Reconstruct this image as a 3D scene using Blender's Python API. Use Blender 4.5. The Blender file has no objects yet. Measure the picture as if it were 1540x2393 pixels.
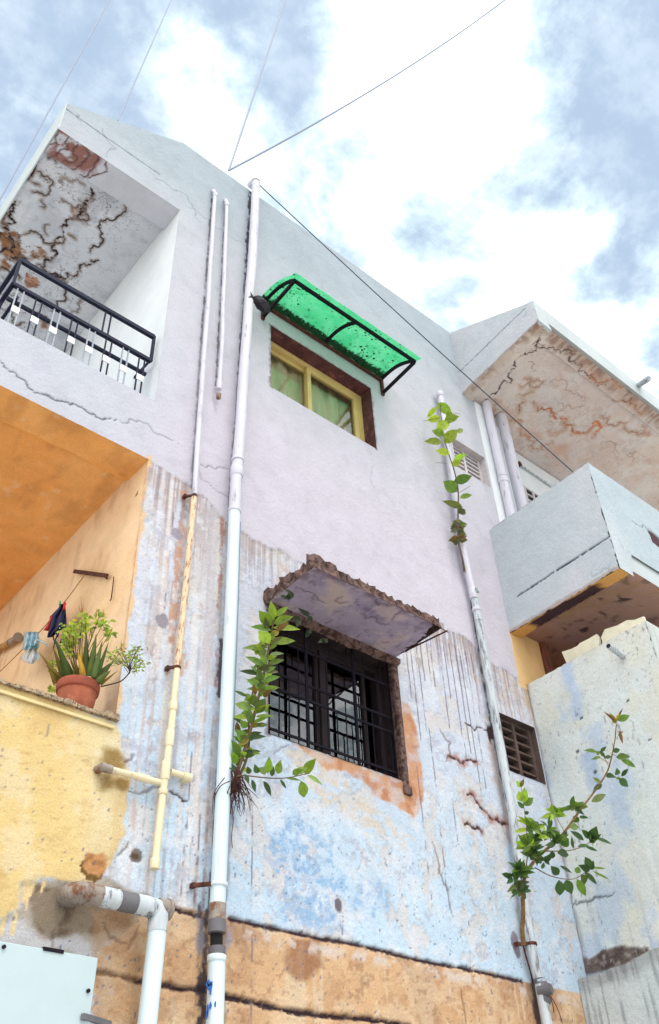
import bpy, math, random
import numpy as np
from mathutils import Vector
rnd = random.Random(7)
S = bpy.context.scene
COL = S.collection

# ------------------------------------------------------------------ camera
CAM = np.array([0.0, -3.9, 1.6])
RW = np.array([[0.7646113, -0.64330567, -0.03908163],      # world axes as seen by the camera (right, down, forward)
               [0.4009735, 0.52230533, -0.75260706],
               [0.50456894, 0.55978117, 0.65730909]])
FPX, CX, CY = 2154.05, 770.0, 1196.0                         # focal length and centre for a 1540 x 2392 print of the photo
cd = bpy.data.cameras.new('camera'); cam = bpy.data.objects.new('camera', cd); COL.objects.link(cam)
cd.sensor_fit = 'VERTICAL'; cd.sensor_height = 24.0; cd.lens = FPX / 2392 * 24.0
cd.clip_start = 0.05; cd.clip_end = 5000
from mathutils import Matrix
_r, _d, _f = RW[0], RW[1], RW[2]
cam.matrix_world = Matrix(((_r[0], -_d[0], -_f[0], CAM[0]), (_r[1], -_d[1], -_f[1], CAM[1]), (_r[2], -_d[2], -_f[2], CAM[2]), (0, 0, 0, 1)))
S.camera = cam

# ------------------------------------------------------------------ light
S.view_settings.view_transform = 'Standard'; S.view_settings.look = 'None'
S.view_settings.exposure = 1.12; S.view_settings.gamma = 1.0
SUN_EL, SUN_AZ = math.radians(62), math.radians(192)          # azimuth clockwise from +y
sd_ = bpy.data.lights.new('sun', 'SUN'); sun = bpy.data.objects.new('sun', sd_); COL.objects.link(sun)
sd_.energy = 0.9; sd_.angle = math.radians(24); sd_.color = (1.0, 0.93, 0.84)
_s = Vector((math.sin(SUN_AZ) * math.cos(SUN_EL), math.cos(SUN_AZ) * math.cos(SUN_EL), math.sin(SUN_EL)))
sun.rotation_euler = _s.to_track_quat('Z', 'Y').to_euler()

def ray(px, py):
    return RW.T @ np.array([(px - CX) / FPX, (py - CY) / FPX, 1.0])
def P(p, ax, val):
    """point where a traced feature lies on the plane ax = val of the building"""
    d = ray(*p); i = 'xyz'.index(ax); t = (val - CAM[i]) / d[i]
    return CAM + t * d
def Fp(p, y=0.0): return P(p, 'y', y)
# traced crops -> print pixels
c1 = lambda x, y: (x * .38077, 219.9 + y * .38077)
c2 = lambda x, y: (x * .38077, 879.6 + y * .38077)
c3 = lambda x, y: (x * .42837, 1659.5 + y * .42837)
c4 = lambda x, y: (513.1 + x * .33318, 586.4 + y * .33318)
c5 = lambda x, y: (953.6 + x * .38077, 659.7 + y * .38077)
c6 = lambda x, y: (476.4 + x * .40457, 1246.1 + y * .40457)
c7 = lambda x, y: (1026.9 + x * .33318, 1319.4 + y * .33318)
c8 = lambda x, y: (953.6 + x * .38077, 1806.1 + y * .38077)
cA = lambda x, y: (x * .22846, 1319.4 + y * .22846)           # pot close-up
cW = lambda x, y: (601.05 + x * .23798, 1451.3 + y * .23798)  # lower window close-up
cB = lambda x, y: (1172.8 + x * .23846, 1246.1 + y * .23846)  # broken lower balcony close-up

def lin(r, g, b, k=1.0):
    f = lambda c: (c / 12.92 if c <= .04045 else ((c + .055) / 1.055) ** 2.4)
    return np.array([f(r / 255.), f(g / 255.), f(b / 255.)]) * k

# ------------------------------------------------------------------ node helpers
class NT:
    def __init__(s, tree): s.t = tree; s.n = tree.nodes; s.l = tree.links
    def new(s, typ, **kw):
        nd = s.n.new(typ)
        for k, v in kw.items():
            if k.startswith('i_'):
                nd.inputs[k[2:].replace('_', ' ')].default_value = v
            else: setattr(nd, k, v)
        return nd
    def link(s, a, b): s.l.new(a, b)
    def math(s, op, a, b=None, clamp=False):
        nd = s.n.new('ShaderNodeMath'); nd.operation = op; nd.use_clamp = clamp
        for i, v in enumerate((a, b)):
            if v is None: continue
            if hasattr(v, 'is_output'): s.l.new(v, nd.inputs[i])
            else: nd.inputs[i].default_value = v
        return nd.outputs[0]
    def noise(s, vec, scale, detail=5, rough=.6, dist=0.0):
        nd = s.n.new('ShaderNodeTexNoise'); nd.inputs['Scale'].default_value = scale
        nd.inputs['Detail'].default_value = detail; nd.inputs['Roughness'].default_value = rough
        nd.inputs['Distortion'].default_value = dist
        s.l.new(vec, nd.inputs['Vector']); return nd.outputs['Fac']
    def ramp(s, fac, p0, p1, v0=0.0, v1=1.0):
        nd = s.n.new('ShaderNodeMapRange'); nd.interpolation_type = 'SMOOTHSTEP'
        s.l.new(fac, nd.inputs[0])
        for i, v in zip((1, 2, 3, 4), (p0, p1, v0, v1)): nd.inputs[i].default_value = v
        return nd.outputs[0]
    def mix(s, fac, a, b, blend='MIX'):
        nd = s.n.new('ShaderNodeMix'); nd.data_type = 'RGBA'; nd.blend_type = blend
        if hasattr(fac, 'is_output'): s.l.new(fac, nd.inputs[0])
        else: nd.inputs[0].default_value = fac
        for i, v in ((6, a), (7, b)):
            if hasattr(v, 'is_output'): s.l.new(v, nd.inputs[i])
            else: nd.inputs[i].default_value = (*v[:3], 1)
        return nd.outputs[2]

MATS = {}
def mat(name, col, rough=.8, var=.12, scale=9, col2=None, p=(.45, .62), bump=.15, bscale=90, metal=0., stretch=None, spec=.4, tint=None):
    """general procedural surface: base colour, broad value noise, optional second colour in noise patches, bump"""
    m = bpy.data.materials.new(name); m.use_nodes = True; t = NT(m.node_tree)
    bs = t.n['Principled BSDF']
    tc = t.new('ShaderNodeTexCoord').outputs['Object']
    v = tc
    if stretch:
        mp = t.new('ShaderNodeMapping'); mp.inputs['Scale'].default_value = stretch; t.link(tc, mp.inputs['Vector']); v = mp.outputs[0]
    c = None
    n1 = t.noise(v, scale)
    k = t.ramp(n1, .3, .7, 1 - var, 1 + var)
    mul = t.new('ShaderNodeCombineColor')
    for i in range(3): t.link(k, mul.inputs[i])
    base = col
    if tint:
        at = t.new('ShaderNodeAttribute', attribute_name=tint).outputs['Color']
        base = at
    if col2 is not None:
        n2 = t.noise(v, scale * 1.7, 8, .7)
        base = t.mix(t.ramp(n2, p[0], p[1]), base, col2)
    c = t.mix(1.0, base, mul.outputs[0], 'MULTIPLY')
    t.link(c, bs.inputs['Base Color'])
    bs.inputs['Roughness'].default_value = rough; bs.inputs['Metallic'].default_value = metal
    bs.inputs['Specular IOR Level'].default_value = spec
    if bump:
        b = t.new('ShaderNodeBump'); b.inputs['Strength'].default_value = bump; b.inputs['Distance'].default_value = .02
        t.link(t.noise(tc, bscale, 6, .65), b.inputs['Height']); t.link(b.outputs[0], bs.inputs['Normal'])
    MATS[name] = m; return m

def leaf_mat(name):
    m = bpy.data.materials.new(name); m.use_nodes = True; t = NT(m.node_tree)
    bs = t.n['Principled BSDF']; out = t.n['Material Output']
    at = t.new('ShaderNodeAttribute', attribute_name='tint').outputs['Color']
    tc = t.new('ShaderNodeTexCoord').outputs['Object']
    c = t.mix(t.ramp(t.noise(tc, 30), .4, .7, 0, .45), at, (.035, .06, .012))
    t.link(c, bs.inputs['Base Color']); bs.inputs['Roughness'].default_value = .42
    tr = t.new('ShaderNodeBsdfTranslucent'); tc2 = t.mix(1, c, (1.9, 1.9, .6), 'MULTIPLY'); t.link(tc2, tr.inputs[0])
    ms = t.new('ShaderNodeMixShader'); ms.inputs[0].default_value = .4
    t.link(bs.outputs[0], ms.inputs[1]); t.link(tr.outputs[0], ms.inputs[2]); t.link(ms.outputs[0], out.inputs[0])
    return m

def paint_mat(name, bump=.38, gscale=120, gvar=.14, rough=.9):
    """painted plaster: colour comes from the mesh's own paint layer, plus grain, mottling and relief"""
    m = bpy.data.materials.new(name); m.use_nodes = True; t = NT(m.node_tree)
    bs = t.n['Principled BSDF']
    at = t.new('ShaderNodeAttribute', attribute_name='paint').outputs['Color']
    tc = t.new('ShaderNodeTexCoord').outputs['Object']
    k = t.math('MULTIPLY', t.ramp(t.noise(tc, gscale, 4, .7), .25, .75, 1 - gvar, 1 + gvar), t.ramp(t.noise(tc, 5, 6, .65), .25, .75, .95, 1.05))
    spk = t.ramp(t.noise(tc, 75, 3, .5), .66, .74, 1, .82)
    k = t.math('MULTIPLY', k, spk)
    mul = t.new('ShaderNodeCombineColor')
    for i in range(3): t.link(k, mul.inputs[i])
    t.link(t.mix(1.0, at, mul.outputs[0], 'MULTIPLY'), bs.inputs['Base Color'])
    bs.inputs['Roughness'].default_value = rough; bs.inputs['Specular IOR Level'].default_value = .25
    b = t.new('ShaderNodeBump'); b.inputs['Strength'].default_value = bump; b.inputs['Distance'].default_value = .02
    h = t.math('ADD', t.noise(tc, gscale, 5, .7), t.math('MULTIPLY', t.noise(tc, 28, 5, .6), 1.6))
    t.link(h, b.inputs['Height']); t.link(b.outputs[0], bs.inputs['Normal'])
    return m

# ------------------------------------------------------------------ sky
W = bpy.data.worlds.new('World'); S.world = W; W.use_nodes = True
t = NT(W.node_tree); bg = t.n['Background']
sky = t.new('ShaderNodeTexSky', sky_type='NISHITA'); sky.sun_disc = False
sky.sun_elevation = SUN_EL; sky.sun_rotation = SUN_AZ
dirv = t.new('ShaderNodeTexCoord').outputs['Generated']
sep = t.new('ShaderNodeSeparateXYZ'); t.link(dirv, sep.inputs[0])
zc = t.math('MAXIMUM', sep.outputs[2], .12)
cmb = t.new('ShaderNodeCombineXYZ')
t.link(t.math('DIVIDE', sep.outputs[0], zc), cmb.inputs[0]); t.link(t.math('DIVIDE', sep.outputs[1], zc), cmb.inputs[1])
n_big = t.noise(cmb.outputs[0], 5.2, 10, .6, .25)
n_fine = t.noise(cmb.outputs[0], 17.0, 8, .62)
acc = t.math('ADD', t.math('MULTIPLY', n_big, 1.45), t.math('MULTIPLY', n_fine, .46))
for (px, py, rad, wgt) in [(1020, 160, .20, .17), (1150, 560, .18, .13), (470, 150, .10, .16), (1350, 830, .18, .16), (1280, 330, .16, .14), (780, 480, .14, .14), (1000, 80, .16, .2),
                           (120, 260, .22, -.20), (690, 170, .055, -.30), (1520, 230, .15, -.50), (1530, 420, .10, -.25), (870, 385, .07, -.24), (1270, 440, .08, -.20), (1180, 130, .05, -.10), (1420, 640, .06, -.16), (980, 560, .05, -.14),
                           (1090, 700, .07, -.20), (700, 300, .05, -.2), (30, 60, .14, -.1)]:
    d = ray(px, py); d = d / np.linalg.norm(d)
    vm = t.new('ShaderNodeVectorMath', operation='DISTANCE'); t.link(dirv, vm.inputs[0]); vm.inputs[1].default_value = d
    acc = t.math('ADD', acc, t.ramp(vm.outputs['Value'], 0, rad, wgt, 0))
for d, rad, wgt in (((-.88, -.25, .40), 1.05, .75), ((.1, -.9, .42), .9, .40)):   # unseen bright sky patches, added left of and behind the camera to light the walls
    vm = t.new('ShaderNodeVectorMath', operation='DISTANCE'); t.link(dirv, vm.inputs[0]); vm.inputs[1].default_value = d
    acc = t.math('ADD', acc, t.ramp(vm.outputs['Value'], 0, rad, wgt, 0))
acc = t.math('ADD', t.math('MULTIPLY', acc, 1.35), -.56)
m1 = t.ramp(acc, .48, .95)
m2 = t.ramp(acc, .72, 1.25)
thin = t.mix(t.ramp(n_fine, .35, .7), (3.3, 4.2, 5.4), (4.6, 5.5, 6.5))            # thin grey-blue cloud over the sky
clr = t.mix(.90, sky.outputs[0], thin)
clr = t.mix(m1, clr, (5.9, 7.2, 7.6))
clr = t.mix(m2, clr, (13.2, 13.4, 13.6))
t.link(clr, bg.inputs['Color']); bg.inputs['Strength'].default_value = 0.075

# ------------------------------------------------------------------ mesh helpers
WLOC = {}
def link(o, parent=None):
    COL.objects.link(o)
    if parent is not None:
        o.parent = parent
def thing(name, label, cat, loc, group=None):
    o = bpy.data.objects.new(name, None); o.location = loc; o.empty_display_size = .1
    COL.objects.link(o); WLOC[o] = np.array(loc, float)
    o['label'] = label; o['category'] = cat
    if group: o['group'] = group
    return o
def tag(o, label, cat, group=None):
    o['label'] = label; o['category'] = cat
    if group: o['group'] = group
    return o

def nrm(v):
    v = np.asarray(v, float); l = np.linalg.norm(v); return v / l if l > 1e-12 else v
class MB:
    def __init__(s): s.v = []; s.f = []; s.c = []; s.sm = []
    def add(s, vs, fs, smooth=False, tint=None):
        o = len(s.v); s.v += [tuple(map(float, q)) for q in vs]; s.f += [tuple(i + o for i in q) for q in fs]
        s.sm += [smooth] * len(fs); s.c += [tint if tint is not None else (1, 1, 1)] * len(vs); return s
    def box(s, a, b, bev=0.0):
        x0, y0, z0 = np.minimum(a, b); x1, y1, z1 = np.maximum(a, b)
        return s.add([(x0, y0, z0), (x1, y0, z0), (x1, y1, z0), (x0, y1, z0), (x0, y0, z1), (x1, y0, z1), (x1, y1, z1), (x0, y1, z1)],
                     [(0, 3, 2, 1), (4, 5, 6, 7), (0, 1, 5, 4), (1, 2, 6, 5), (2, 3, 7, 6), (3, 0, 4, 7)])
    def prism(s, poly, off):
        n = len(poly); poly = [np.asarray(q, float) for q in poly]; off = np.asarray(off, float)
        vs = poly + [q + off for q in poly]
        fs = [tuple(range(n))[::-1], tuple(range(n, 2 * n))] + [(i, (i + 1) % n, n + (i + 1) % n, n + i) for i in range(n)]
        return s.add(vs, fs)
    def bar(s, a, b, w, h, up=(0, 0, 1)):
        a = np.asarray(a, float); b = np.asarray(b, float); d = nrm(b - a); u = np.asarray(up, float)
        if abs(d @ u) > .95: u = np.array([0, 1., 0])
        sx = nrm(np.cross(d, u)) * w / 2; sy = nrm(np.cross(sx, d)) * h / 2
        vs = [a - sx - sy, a + sx - sy, a + sx + sy, a - sx + sy, b - sx - sy, b + sx - sy, b + sx + sy, b - sx + sy]
        return s.add(vs, [(0, 3, 2, 1), (4, 5, 6, 7), (0, 1, 5, 4), (1, 2, 6, 5), (2, 3, 7, 6), (3, 0, 4, 7)])
    def tube(s, pts, r, n=14, cap=True):
        pts = [np.asarray(q, float) for q in pts]; m = len(pts)
        rs = [r] * m if np.isscalar(r) else list(r)
        d0 = nrm(pts[1] - pts[0]); u = np.array([0, 0, 1.]) if abs(d0[2]) < .9 else np.array([0, 1., 0])
        sx = nrm(np.cross(d0, u)); vs = []; fs = []
        for i, p in enumerate(pts):
            d = nrm(pts[min(i + 1, m - 1)] - pts[max(i - 1, 0)])
            sx = nrm(sx - d * (sx @ d)); sy = np.cross(d, sx)
            for k in range(n):
                a = 2 * math.pi * k / n
                vs.append(p + (sx * math.cos(a) + sy * math.sin(a)) * rs[i])
        for i in range(m - 1):
            for k in range(n):
                k2 = (k + 1) % n; fs.append((i * n + k, i * n + k2, (i + 1) * n + k2, (i + 1) * n + k))
        s.add(vs, fs, True)
        if cap:
            s.add(vs[:n], [tuple(range(n))[::-1]]); s.add(vs[-n:], [tuple(range(n))])
        return s
    def leaf(s, base, tip, w, nor=(0, -1, 0), fold=.18, curl=.12, tint=(.1, .3, .05), mid=.45):
        base = np.asarray(base, float); tip = np.asarray(tip, float); ax = tip - base; L = np.linalg.norm(ax)
        side = np.cross(nrm(ax), np.asarray(nor, float))
        if np.linalg.norm(side) < .1: side = np.cross(nrm(ax), (1, 0, .2))
        side = nrm(side); up = nrm(np.cross(side, ax))
        if up @ np.asarray(nor, float) < 0: up = -up
        vs = []; prof = [(0, .05), (.06, .28), (.15, .62), (.28, .90), (mid, 1), (.60, .90), (.74, .66), (.86, .36), (.94, .15), (1, .015)]
        for tt, k in prof:
            q = base + ax * tt - up * curl * L * (tt ** 2) + np.array([0, 0, -1.]) * curl * .4 * L * tt ** 2
            vs += [q - side * w / 2 * k + up * fold * w * k, q, q + side * w / 2 * k + up * fold * w * k]
        fs = []
        for i in range(len(prof) - 1):
            o = 3 * i; fs += [(o, o + 1, o + 4, o + 3), (o + 1, o + 2, o + 5, o + 4)]
        return s.add(vs, fs, True, tint)
    def build(s, name, material, parent=None, solid=0.0, tint=False, loc=None, bevel=0.0):
        off = np.zeros(3)
        q = parent
        while q is not None: off = off + np.array(q.location); q = q.parent
        if loc is not None: off = off + np.asarray(loc, float)
        me = bpy.data.meshes.new(name)
        me.from_pydata([tuple(np.array(v) - off) for v in s.v], [], s.f); me.update()
        me.polygons.foreach_set('use_smooth', s.sm)
        if tint:
            ca = me.color_attributes.new('tint', 'FLOAT_COLOR', 'POINT')
            ca.data.foreach_set('color', np.concatenate([np.array(s.c, np.float32), np.ones((len(s.c), 1), np.float32)], 1).ravel())
        o = bpy.data.objects.new(name, me); link(o, parent)
        if loc is not None: o.location = loc
        me.materials.append(material)
        if bevel:
            bm_ = o.modifiers.new('bevel', 'BEVEL'); bm_.width = bevel; bm_.segments = 2; bm_.limit_method = 'ANGLE'
        return o

# --- numpy noise, distances
def _h(ix, iy, seed):
    n = (ix.astype(np.int64) * 374761393 + iy.astype(np.int64) * 668265263 + seed * 1274126177) & 0xffffffff
    n = ((n ^ (n >> 13)) * 1274126177) & 0xffffffff
    return ((n ^ (n >> 16)) & 0xffff) / 65535.0
def vn(x, y, seed=0):
    xi = np.floor(x); yi = np.floor(y); fx = x - xi; fy = y - yi
    fx = fx * fx * (3 - 2 * fx); fy = fy * fy * (3 - 2 * fy)
    a = _h(xi, yi, seed); b = _h(xi + 1, yi, seed); c = _h(xi, yi + 1, seed); d = _h(xi + 1, yi + 1, seed)
    return (a * (1 - fx) + b * fx) * (1 - fy) + (c * (1 - fx) + d * fx) * fy
def fbm(x, y, s, seed=0, oc=5, g=.55):
    r = 0; a = 1; tot = 0
    for i in range(oc):
        r = r + a * vn(x * s, y * s, seed + i * 17); tot += a; a *= g; s *= 2.03
    return r / tot
def ss(a, b, x):
    q = np.clip((x - a) / (b - a), 0, 1); return q * q * (3 - 2 * q)
def segd(X, Y, poly, w):
    """distance to a polyline (w limits the search), evaluated only near it"""
    D = np.full(X.shape, 9.0); T = np.zeros(X.shape); n = len(poly)
    for i in range(n - 1):
        a = poly[i]; b = poly[i + 1]
        m = (X > min(a[0], b[0]) - w) & (X < max(a[0], b[0]) + w) & (Y > min(a[1], b[1]) - w) & (Y < max(a[1], b[1]) + w)
        if not m.any(): continue
        x = X[m]; y = Y[m]; dx = b[0] - a[0]; dy = b[1] - a[1]; L = dx * dx + dy * dy + 1e-12
        tt = np.clip(((x - a[0]) * dx + (y - a[1]) * dy) / L, 0, 1)
        d = np.hypot(x - a[0] - tt * dx, y - a[1] - tt * dy)
        o = D[m]; k = d < o; o[k] = d[k]; D[m] = o
        o2 = T[m]; o2[k] = ((i + tt) / (n - 1))[k]; T[m] = o2
    return D, T
def inpoly(X, Y, poly, wob=0.0, seed=0, s=6.0, soft=.01):
    """soft, ragged-edged polygon mask"""
    if wob:
        Xn = X + (fbm(X, Y, s, seed) - .5) * 2 * wob; Yn = Y + (fbm(X, Y, s, seed + 91) - .5) * 2 * wob
    else: Xn, Yn = X, Y
    ins = np.zeros(X.shape, bool); n = len(poly); D = np.full(X.shape, 9.0)
    px = [q[0] for q in poly]; py = [q[1] for q in poly]
    m = (Xn > min(px) - .2) & (Xn < max(px) + .2) & (Yn > min(py) - .2) & (Yn < max(py) + .2)
    x = Xn[m]; y = Yn[m]; io = np.zeros(x.shape, bool); dd = np.full(x.shape, 9.0)
    for i in range(n):
        a = poly[i]; b = poly[(i + 1) % n]
        c = ((a[1] > y) != (b[1] > y)) & (x < (b[0] - a[0]) * (y - a[1]) / (b[1] - a[1] + 1e-12) + a[0]); io ^= c
        dx = b[0] - a[0]; dy = b[1] - a[1]; tt = np.clip(((x - a[0]) * dx + (y - a[1]) * dy) / (dx * dx + dy * dy + 1e-12), 0, 1)
        dd = np.minimum(dd, np.hypot(x - a[0] - tt * dx, y - a[1] - tt * dy))
    r = np.zeros(X.shape); sdv = np.where(io, dd, -dd); r[m] = ss(-soft, soft, sdv); return r
def jag(poly, amp, seed, it=3):
    r = random.Random(seed); poly = [np.array(q, float) for q in poly]
    for k in range(it):
        out = [poly[0]]
        for a, b in zip(poly, poly[1:]):
            d = b - a; nn = np.array([-d[1], d[0]]); out += [(a + b) / 2 + nn * r.uniform(-amp, amp), b]
        poly = out
    return poly

class Paint:
    def __init__(s, X, Y, col):
        s.X, s.Y = X, Y; s.c = np.ones(X.shape + (3,)) * np.asarray(col); s.d = np.zeros(X.shape)   # d > 0: pushed into the surface
    def mixin(s, m, col, depth=0.0):
        s.c = s.c * (1 - m[..., None]) + np.asarray(col) * m[..., None]; s.d = s.d + m * depth
    def mul(s, m, k): s.c = s.c * (1 - m[..., None] * (1 - np.asarray(k)))
    def crack(s, poly, w, col, seed=0, depth=.006, amp=.28, halo=None, hw=.05, it=3, taper=True):
        op = min(1.0, w / .010) ** .8; w = max(w, .010)
        pj = jag(poly, amp, seed, it); D, T = segd(s.X, s.Y, pj, max(w * 3, hw * 1.6 if halo is not None else 0) + .02)
        if not taper or w > .0105: D = np.maximum(D + (fbm(s.X, s.Y, 46, seed + 9, 3) - .5) * w * (1.0 if not taper else 2.4), 0)
        if halo is not None:
            h = ss(hw, 0, D + (fbm(s.X, s.Y, 22, seed) - .5) * hw * 1.5); s.mixin(h * .75, halo)
        ww = w * (np.minimum(1, 4 * np.minimum(T + .08, 1 - T + .08)) if taper else 1.0) * (.35 + 1.3 * fbm(s.X, s.Y, 16, seed + 5))
        s.mixin(ss(ww, ww * .3, D) * op, col, depth)
    def blob(s, c, rx, ry, col, seed=0, wob=.35, depth=0.0, s_=14):
        q = np.hypot((s.X - c[0]) / rx, (s.Y - c[1]) / ry) + (fbm(s.X, s.Y, s_, seed) - .5) * 2 * wob
        s.mixin(ss(1.06, .9, q), col, depth)
    def streaks(s, m, col, freq=55, lo=.62, hi=.72, seed=0, stretch=.8):
        n = fbm(s.X * freq, s.Y * stretch, 1.0, seed, 3); s.mixin(ss(lo, hi, n) * m, col)

def painted(name, o, u, v, us, vs, fn, material, parent, hole=None, nrmdir=None, warp=None, amp=.0015, paint_warped=False, chip=0.0):
    """dense sheet o + u*U + v*V carrying its own paint layer; cracks are pressed into it"""
    o = np.asarray(o, float); u = np.asarray(u, float); v = np.asarray(v, float)
    U, V = np.meshgrid(us, vs)
    nd = nrmdir if nrmdir is not None else nrm(np.cross(u, v))
    pos = o + U[..., None] * u + V[..., None] * v
    if warp is not None: pos = warp(pos)
    pt = fn(U, pos[..., 2]) if paint_warped else fn(U, V)
    if chip:                                                     # worn, chipped edges: the outermost rows wander inwards
        for sl, ax_, sg in ((np.s_[0, :], 2, 1), (np.s_[-1, :], 2, -1), (np.s_[:, -1], 1, -1)):
            cc = pos[sl]; e_ = np.maximum(fbm(cc[..., 0] * 3 + cc[..., 1] * 9, cc[..., 2] * 9, 2.2, 77, 5, .7) - .46, 0) * chip * 8
            pos[sl] = cc + (sg * e_)[..., None] * (v if ax_ == 2 else u)
    rel = (fbm(U, V, 18, 3, 4) - .5) * 2 * amp - pt.d
    pos = pos + rel[..., None] * np.asarray(nd)
    nv, nu = U.shape; idx = np.arange(nv * nu).reshape(nv, nu)
    q = np.stack([idx[:-1, :-1], idx[:-1, 1:], idx[1:, 1:], idx[1:, :-1]], -1)
    if hole is not None:
        uc = (U[:-1, :-1] + U[1:, 1:]) / 2; vc = (V[:-1, :-1] + V[1:, 1:]) / 2; q = q[~hole(uc, vc)]
    q = q.reshape(-1, 4)
    if np.dot(np.cross(u, v), nd) < 0: q = q[:, ::-1]
    off = np.zeros(3); w = parent
    while w is not None: off = off + np.array(w.location); w = w.parent
    me = bpy.data.meshes.new(name); nf = len(q)
    me.vertices.add(nv * nu); me.vertices.foreach_set('co', (pos - off).astype(np.float32).ravel())
    me.loops.add(nf * 4); me.loops.foreach_set('vertex_index', q.astype(np.int32).ravel())
    me.polygons.add(nf); me.polygons.foreach_set('loop_start', np.arange(0, nf * 4, 4, dtype=np.int32))
    me.polygons.foreach_set('loop_total', np.full(nf, 4, np.int32)); me.polygons.foreach_set('use_smooth', np.ones(nf, bool))
    me.update(); me.validate()
    ca = me.color_attributes.new('paint', 'FLOAT_COLOR', 'POINT')
    ca.data.foreach_set('color', np.concatenate([np.clip(pt.c, 0, .95), np.ones((nv, nu, 1))], 2).astype(np.float32).ravel())
    me.materials.append(material)
    ob = bpy.data.objects.new(name, me); link(ob, parent); return ob
def axis(a, b, step, *keys):
    g = np.arange(a, b, step); ks = sorted({k for k in keys if a < k < b} | {a, b})
    g = [x for x in g if all(abs(x - k) > step * .45 for k in ks)]
    return np.array(sorted(set(g) | set(ks)))

KA = .80                                                        # paint albedo relative to its fresh, fully lit look
M_plaster = paint_mat('painted_plaster')
M_soffit = paint_mat('stained_plaster_ceiling', .3, 120, .10)
M_wallgrey = mat('grey_render', lin(200, 208, 210, .86), .9, .06, 3, bump=.25)
M_white = mat('white_wall_paint', lin(236, 240, 244, .86), .85, .05, 3, bump=.12)
M_orangewall = mat('orange_limewash_wall', lin(240, 204, 160, .92), .9, .09, 2.2, lin(244, 212, 174, .92), (.45, .7), .2, 60)
M_orangeceil = mat('shade_deepened_limewash', lin(234, 166, 90, .95), .9, .12, 1.8, lin(214, 140, 66, .9), (.45, .7), .2, 60)  # wall limewash made deeper orange, the ceiling's weaker light put into the colour
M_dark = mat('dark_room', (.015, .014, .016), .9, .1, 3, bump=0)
M_concrete = mat('raw_concrete', lin(134, 106, 98, .7), .95, .3, 14, lin(74, 48, 46, .7), (.45, .6), .7, 60)
M_reveal = mat('brown_painted_reveal', lin(98, 56, 60, .75), .85, .3, 8, lin(160, 106, 84, .8), (.5, .75), .3, 60)
M_pvc = mat('white_plastic_pipe', lin(218, 234, 240, .85), .38, .05, 4, lin(176, 180, 178, .8), (.56, .80), .05, 40, stretch=(3, 3, .4))
M_pvcpaint = mat('painted_plastic_pipe', lin(214, 212, 224, .86), .6, .06, 5, lin(150, 146, 154, .7), (.54, .74), .12, 60, stretch=(3, 3, .6))
M_pvccream = mat('cream_plastic_pipe', lin(238, 224, 188, .84), .45, .06, 6, lin(196, 172, 132, .8), (.56, .74), .04, 60, stretch=(2, 2, .6))
M_pvcold = mat('weathered_plastic_pipe', lin(206, 214, 220, .8), .7, .10, 7, lin(128, 130, 136, .7), (.48, .64), .15, 80, stretch=(3, 3, .5))
M_pvcdirty = mat('mud_stained_pipe', lin(168, 156, 146, .75), .75, .2, 9, lin(136, 92, 64, .7), (.46, .62), .2, 60)
M_pvcgrey = mat('grey_pipe_coupling', lin(118, 116, 122, .7), .6, .12, 9, bump=.08)
M_rust = mat('rusty_iron', lin(120, 66, 48, .7), .9, .3, 30, lin(70, 40, 36, .7), (.4, .6), .5, 150)
M_iron = mat('black_painted_iron', lin(36, 32, 44, .6), .7, .2, 20, lin(64, 42, 42, .6), (.55, .72), .1, 150, spec=.12)
M_railiron = mat('blue_black_railing_paint', lin(40, 44, 66, .7), .6, .15, 20, bump=.08, spec=.15)
M_silver = mat('pale_steel', lin(168, 176, 188, .75), .45, .1, 20, bump=.05)
M_plate = mat('white_enamel_plate', lin(232, 236, 242, .88), .4, .05, 10, bump=.03)
M_frame = mat('anodised_beige_frame', lin(218, 190, 122, .82), .42, .08, 6, bump=.03)
M_wood = mat('dark_weathered_wood', lin(50, 34, 40, .5), .8, .25, 6, bump=.2, stretch=(8, 8, 1))
M_woodbrown = mat('brown_wooden_post', lin(126, 74, 56, .7), .8, .25, 7, lin(190, 110, 70, .7), (.52, .68), .25, stretch=(6, 6, .8))
M_terra = mat('terracotta', lin(186, 104, 76, .75), .85, .16, 16, lin(214, 160, 128, .75), (.55, .75), .25, 90)
M_soil = mat('soil', (.05, .035, .025), .95, .3, 30, bump=.8)
M_leaf = leaf_mat('leaf_green')
M_stem = mat('brown_stem', lin(120, 92, 62, .7), .8, .2, 30, lin(104, 110, 60, .7), (.5, .7), .3)
M_stemgreen = mat('green_twig', lin(110, 118, 74, .6), .7, .15, 30, bump=.1)
M_root = mat('red_brown_root', lin(96, 56, 52, .6), .9, .25, 40, bump=.2)
M_cable = mat('grey_cable', lin(176, 186, 210, .62), .6, .02, 5, bump=0)
M_cabledark = mat('dark_cable', lin(84, 96, 112, .6), .6, .05, 5, bump=0)
M_sheet = mat('white_sheet_metal', lin(196, 214, 218, .80), .45, .04, 2.5, bump=.03)
M_bagblack = mat('black_plastic', lin(50, 46, 58, .6), .35, .2, 14, bump=.3, bscale=30)
M_navy = mat('navy_cloth', lin(44, 46, 84, .7), .9, .2, 12, bump=.2, bscale=300)
M_red = mat('red_cloth', lin(214, 44, 56, .8), .85, .15, 12, bump=.2, bscale=300)
M_green = mat('green_plastic', lin(96, 196, 140, .8), .4, .05, 12, bump=0)
M_curtain = mat('olive_curtain', lin(228, 216, 176, .9), .9, .12, 4, lin(196, 206, 150, .9), (.45, .7), .2, 40, stretch=(2, 1, .5))
M_jali = mat('cast_ventilator', lin(112, 92, 84, .65), .95, .25, 14, bump=.5)
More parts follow.
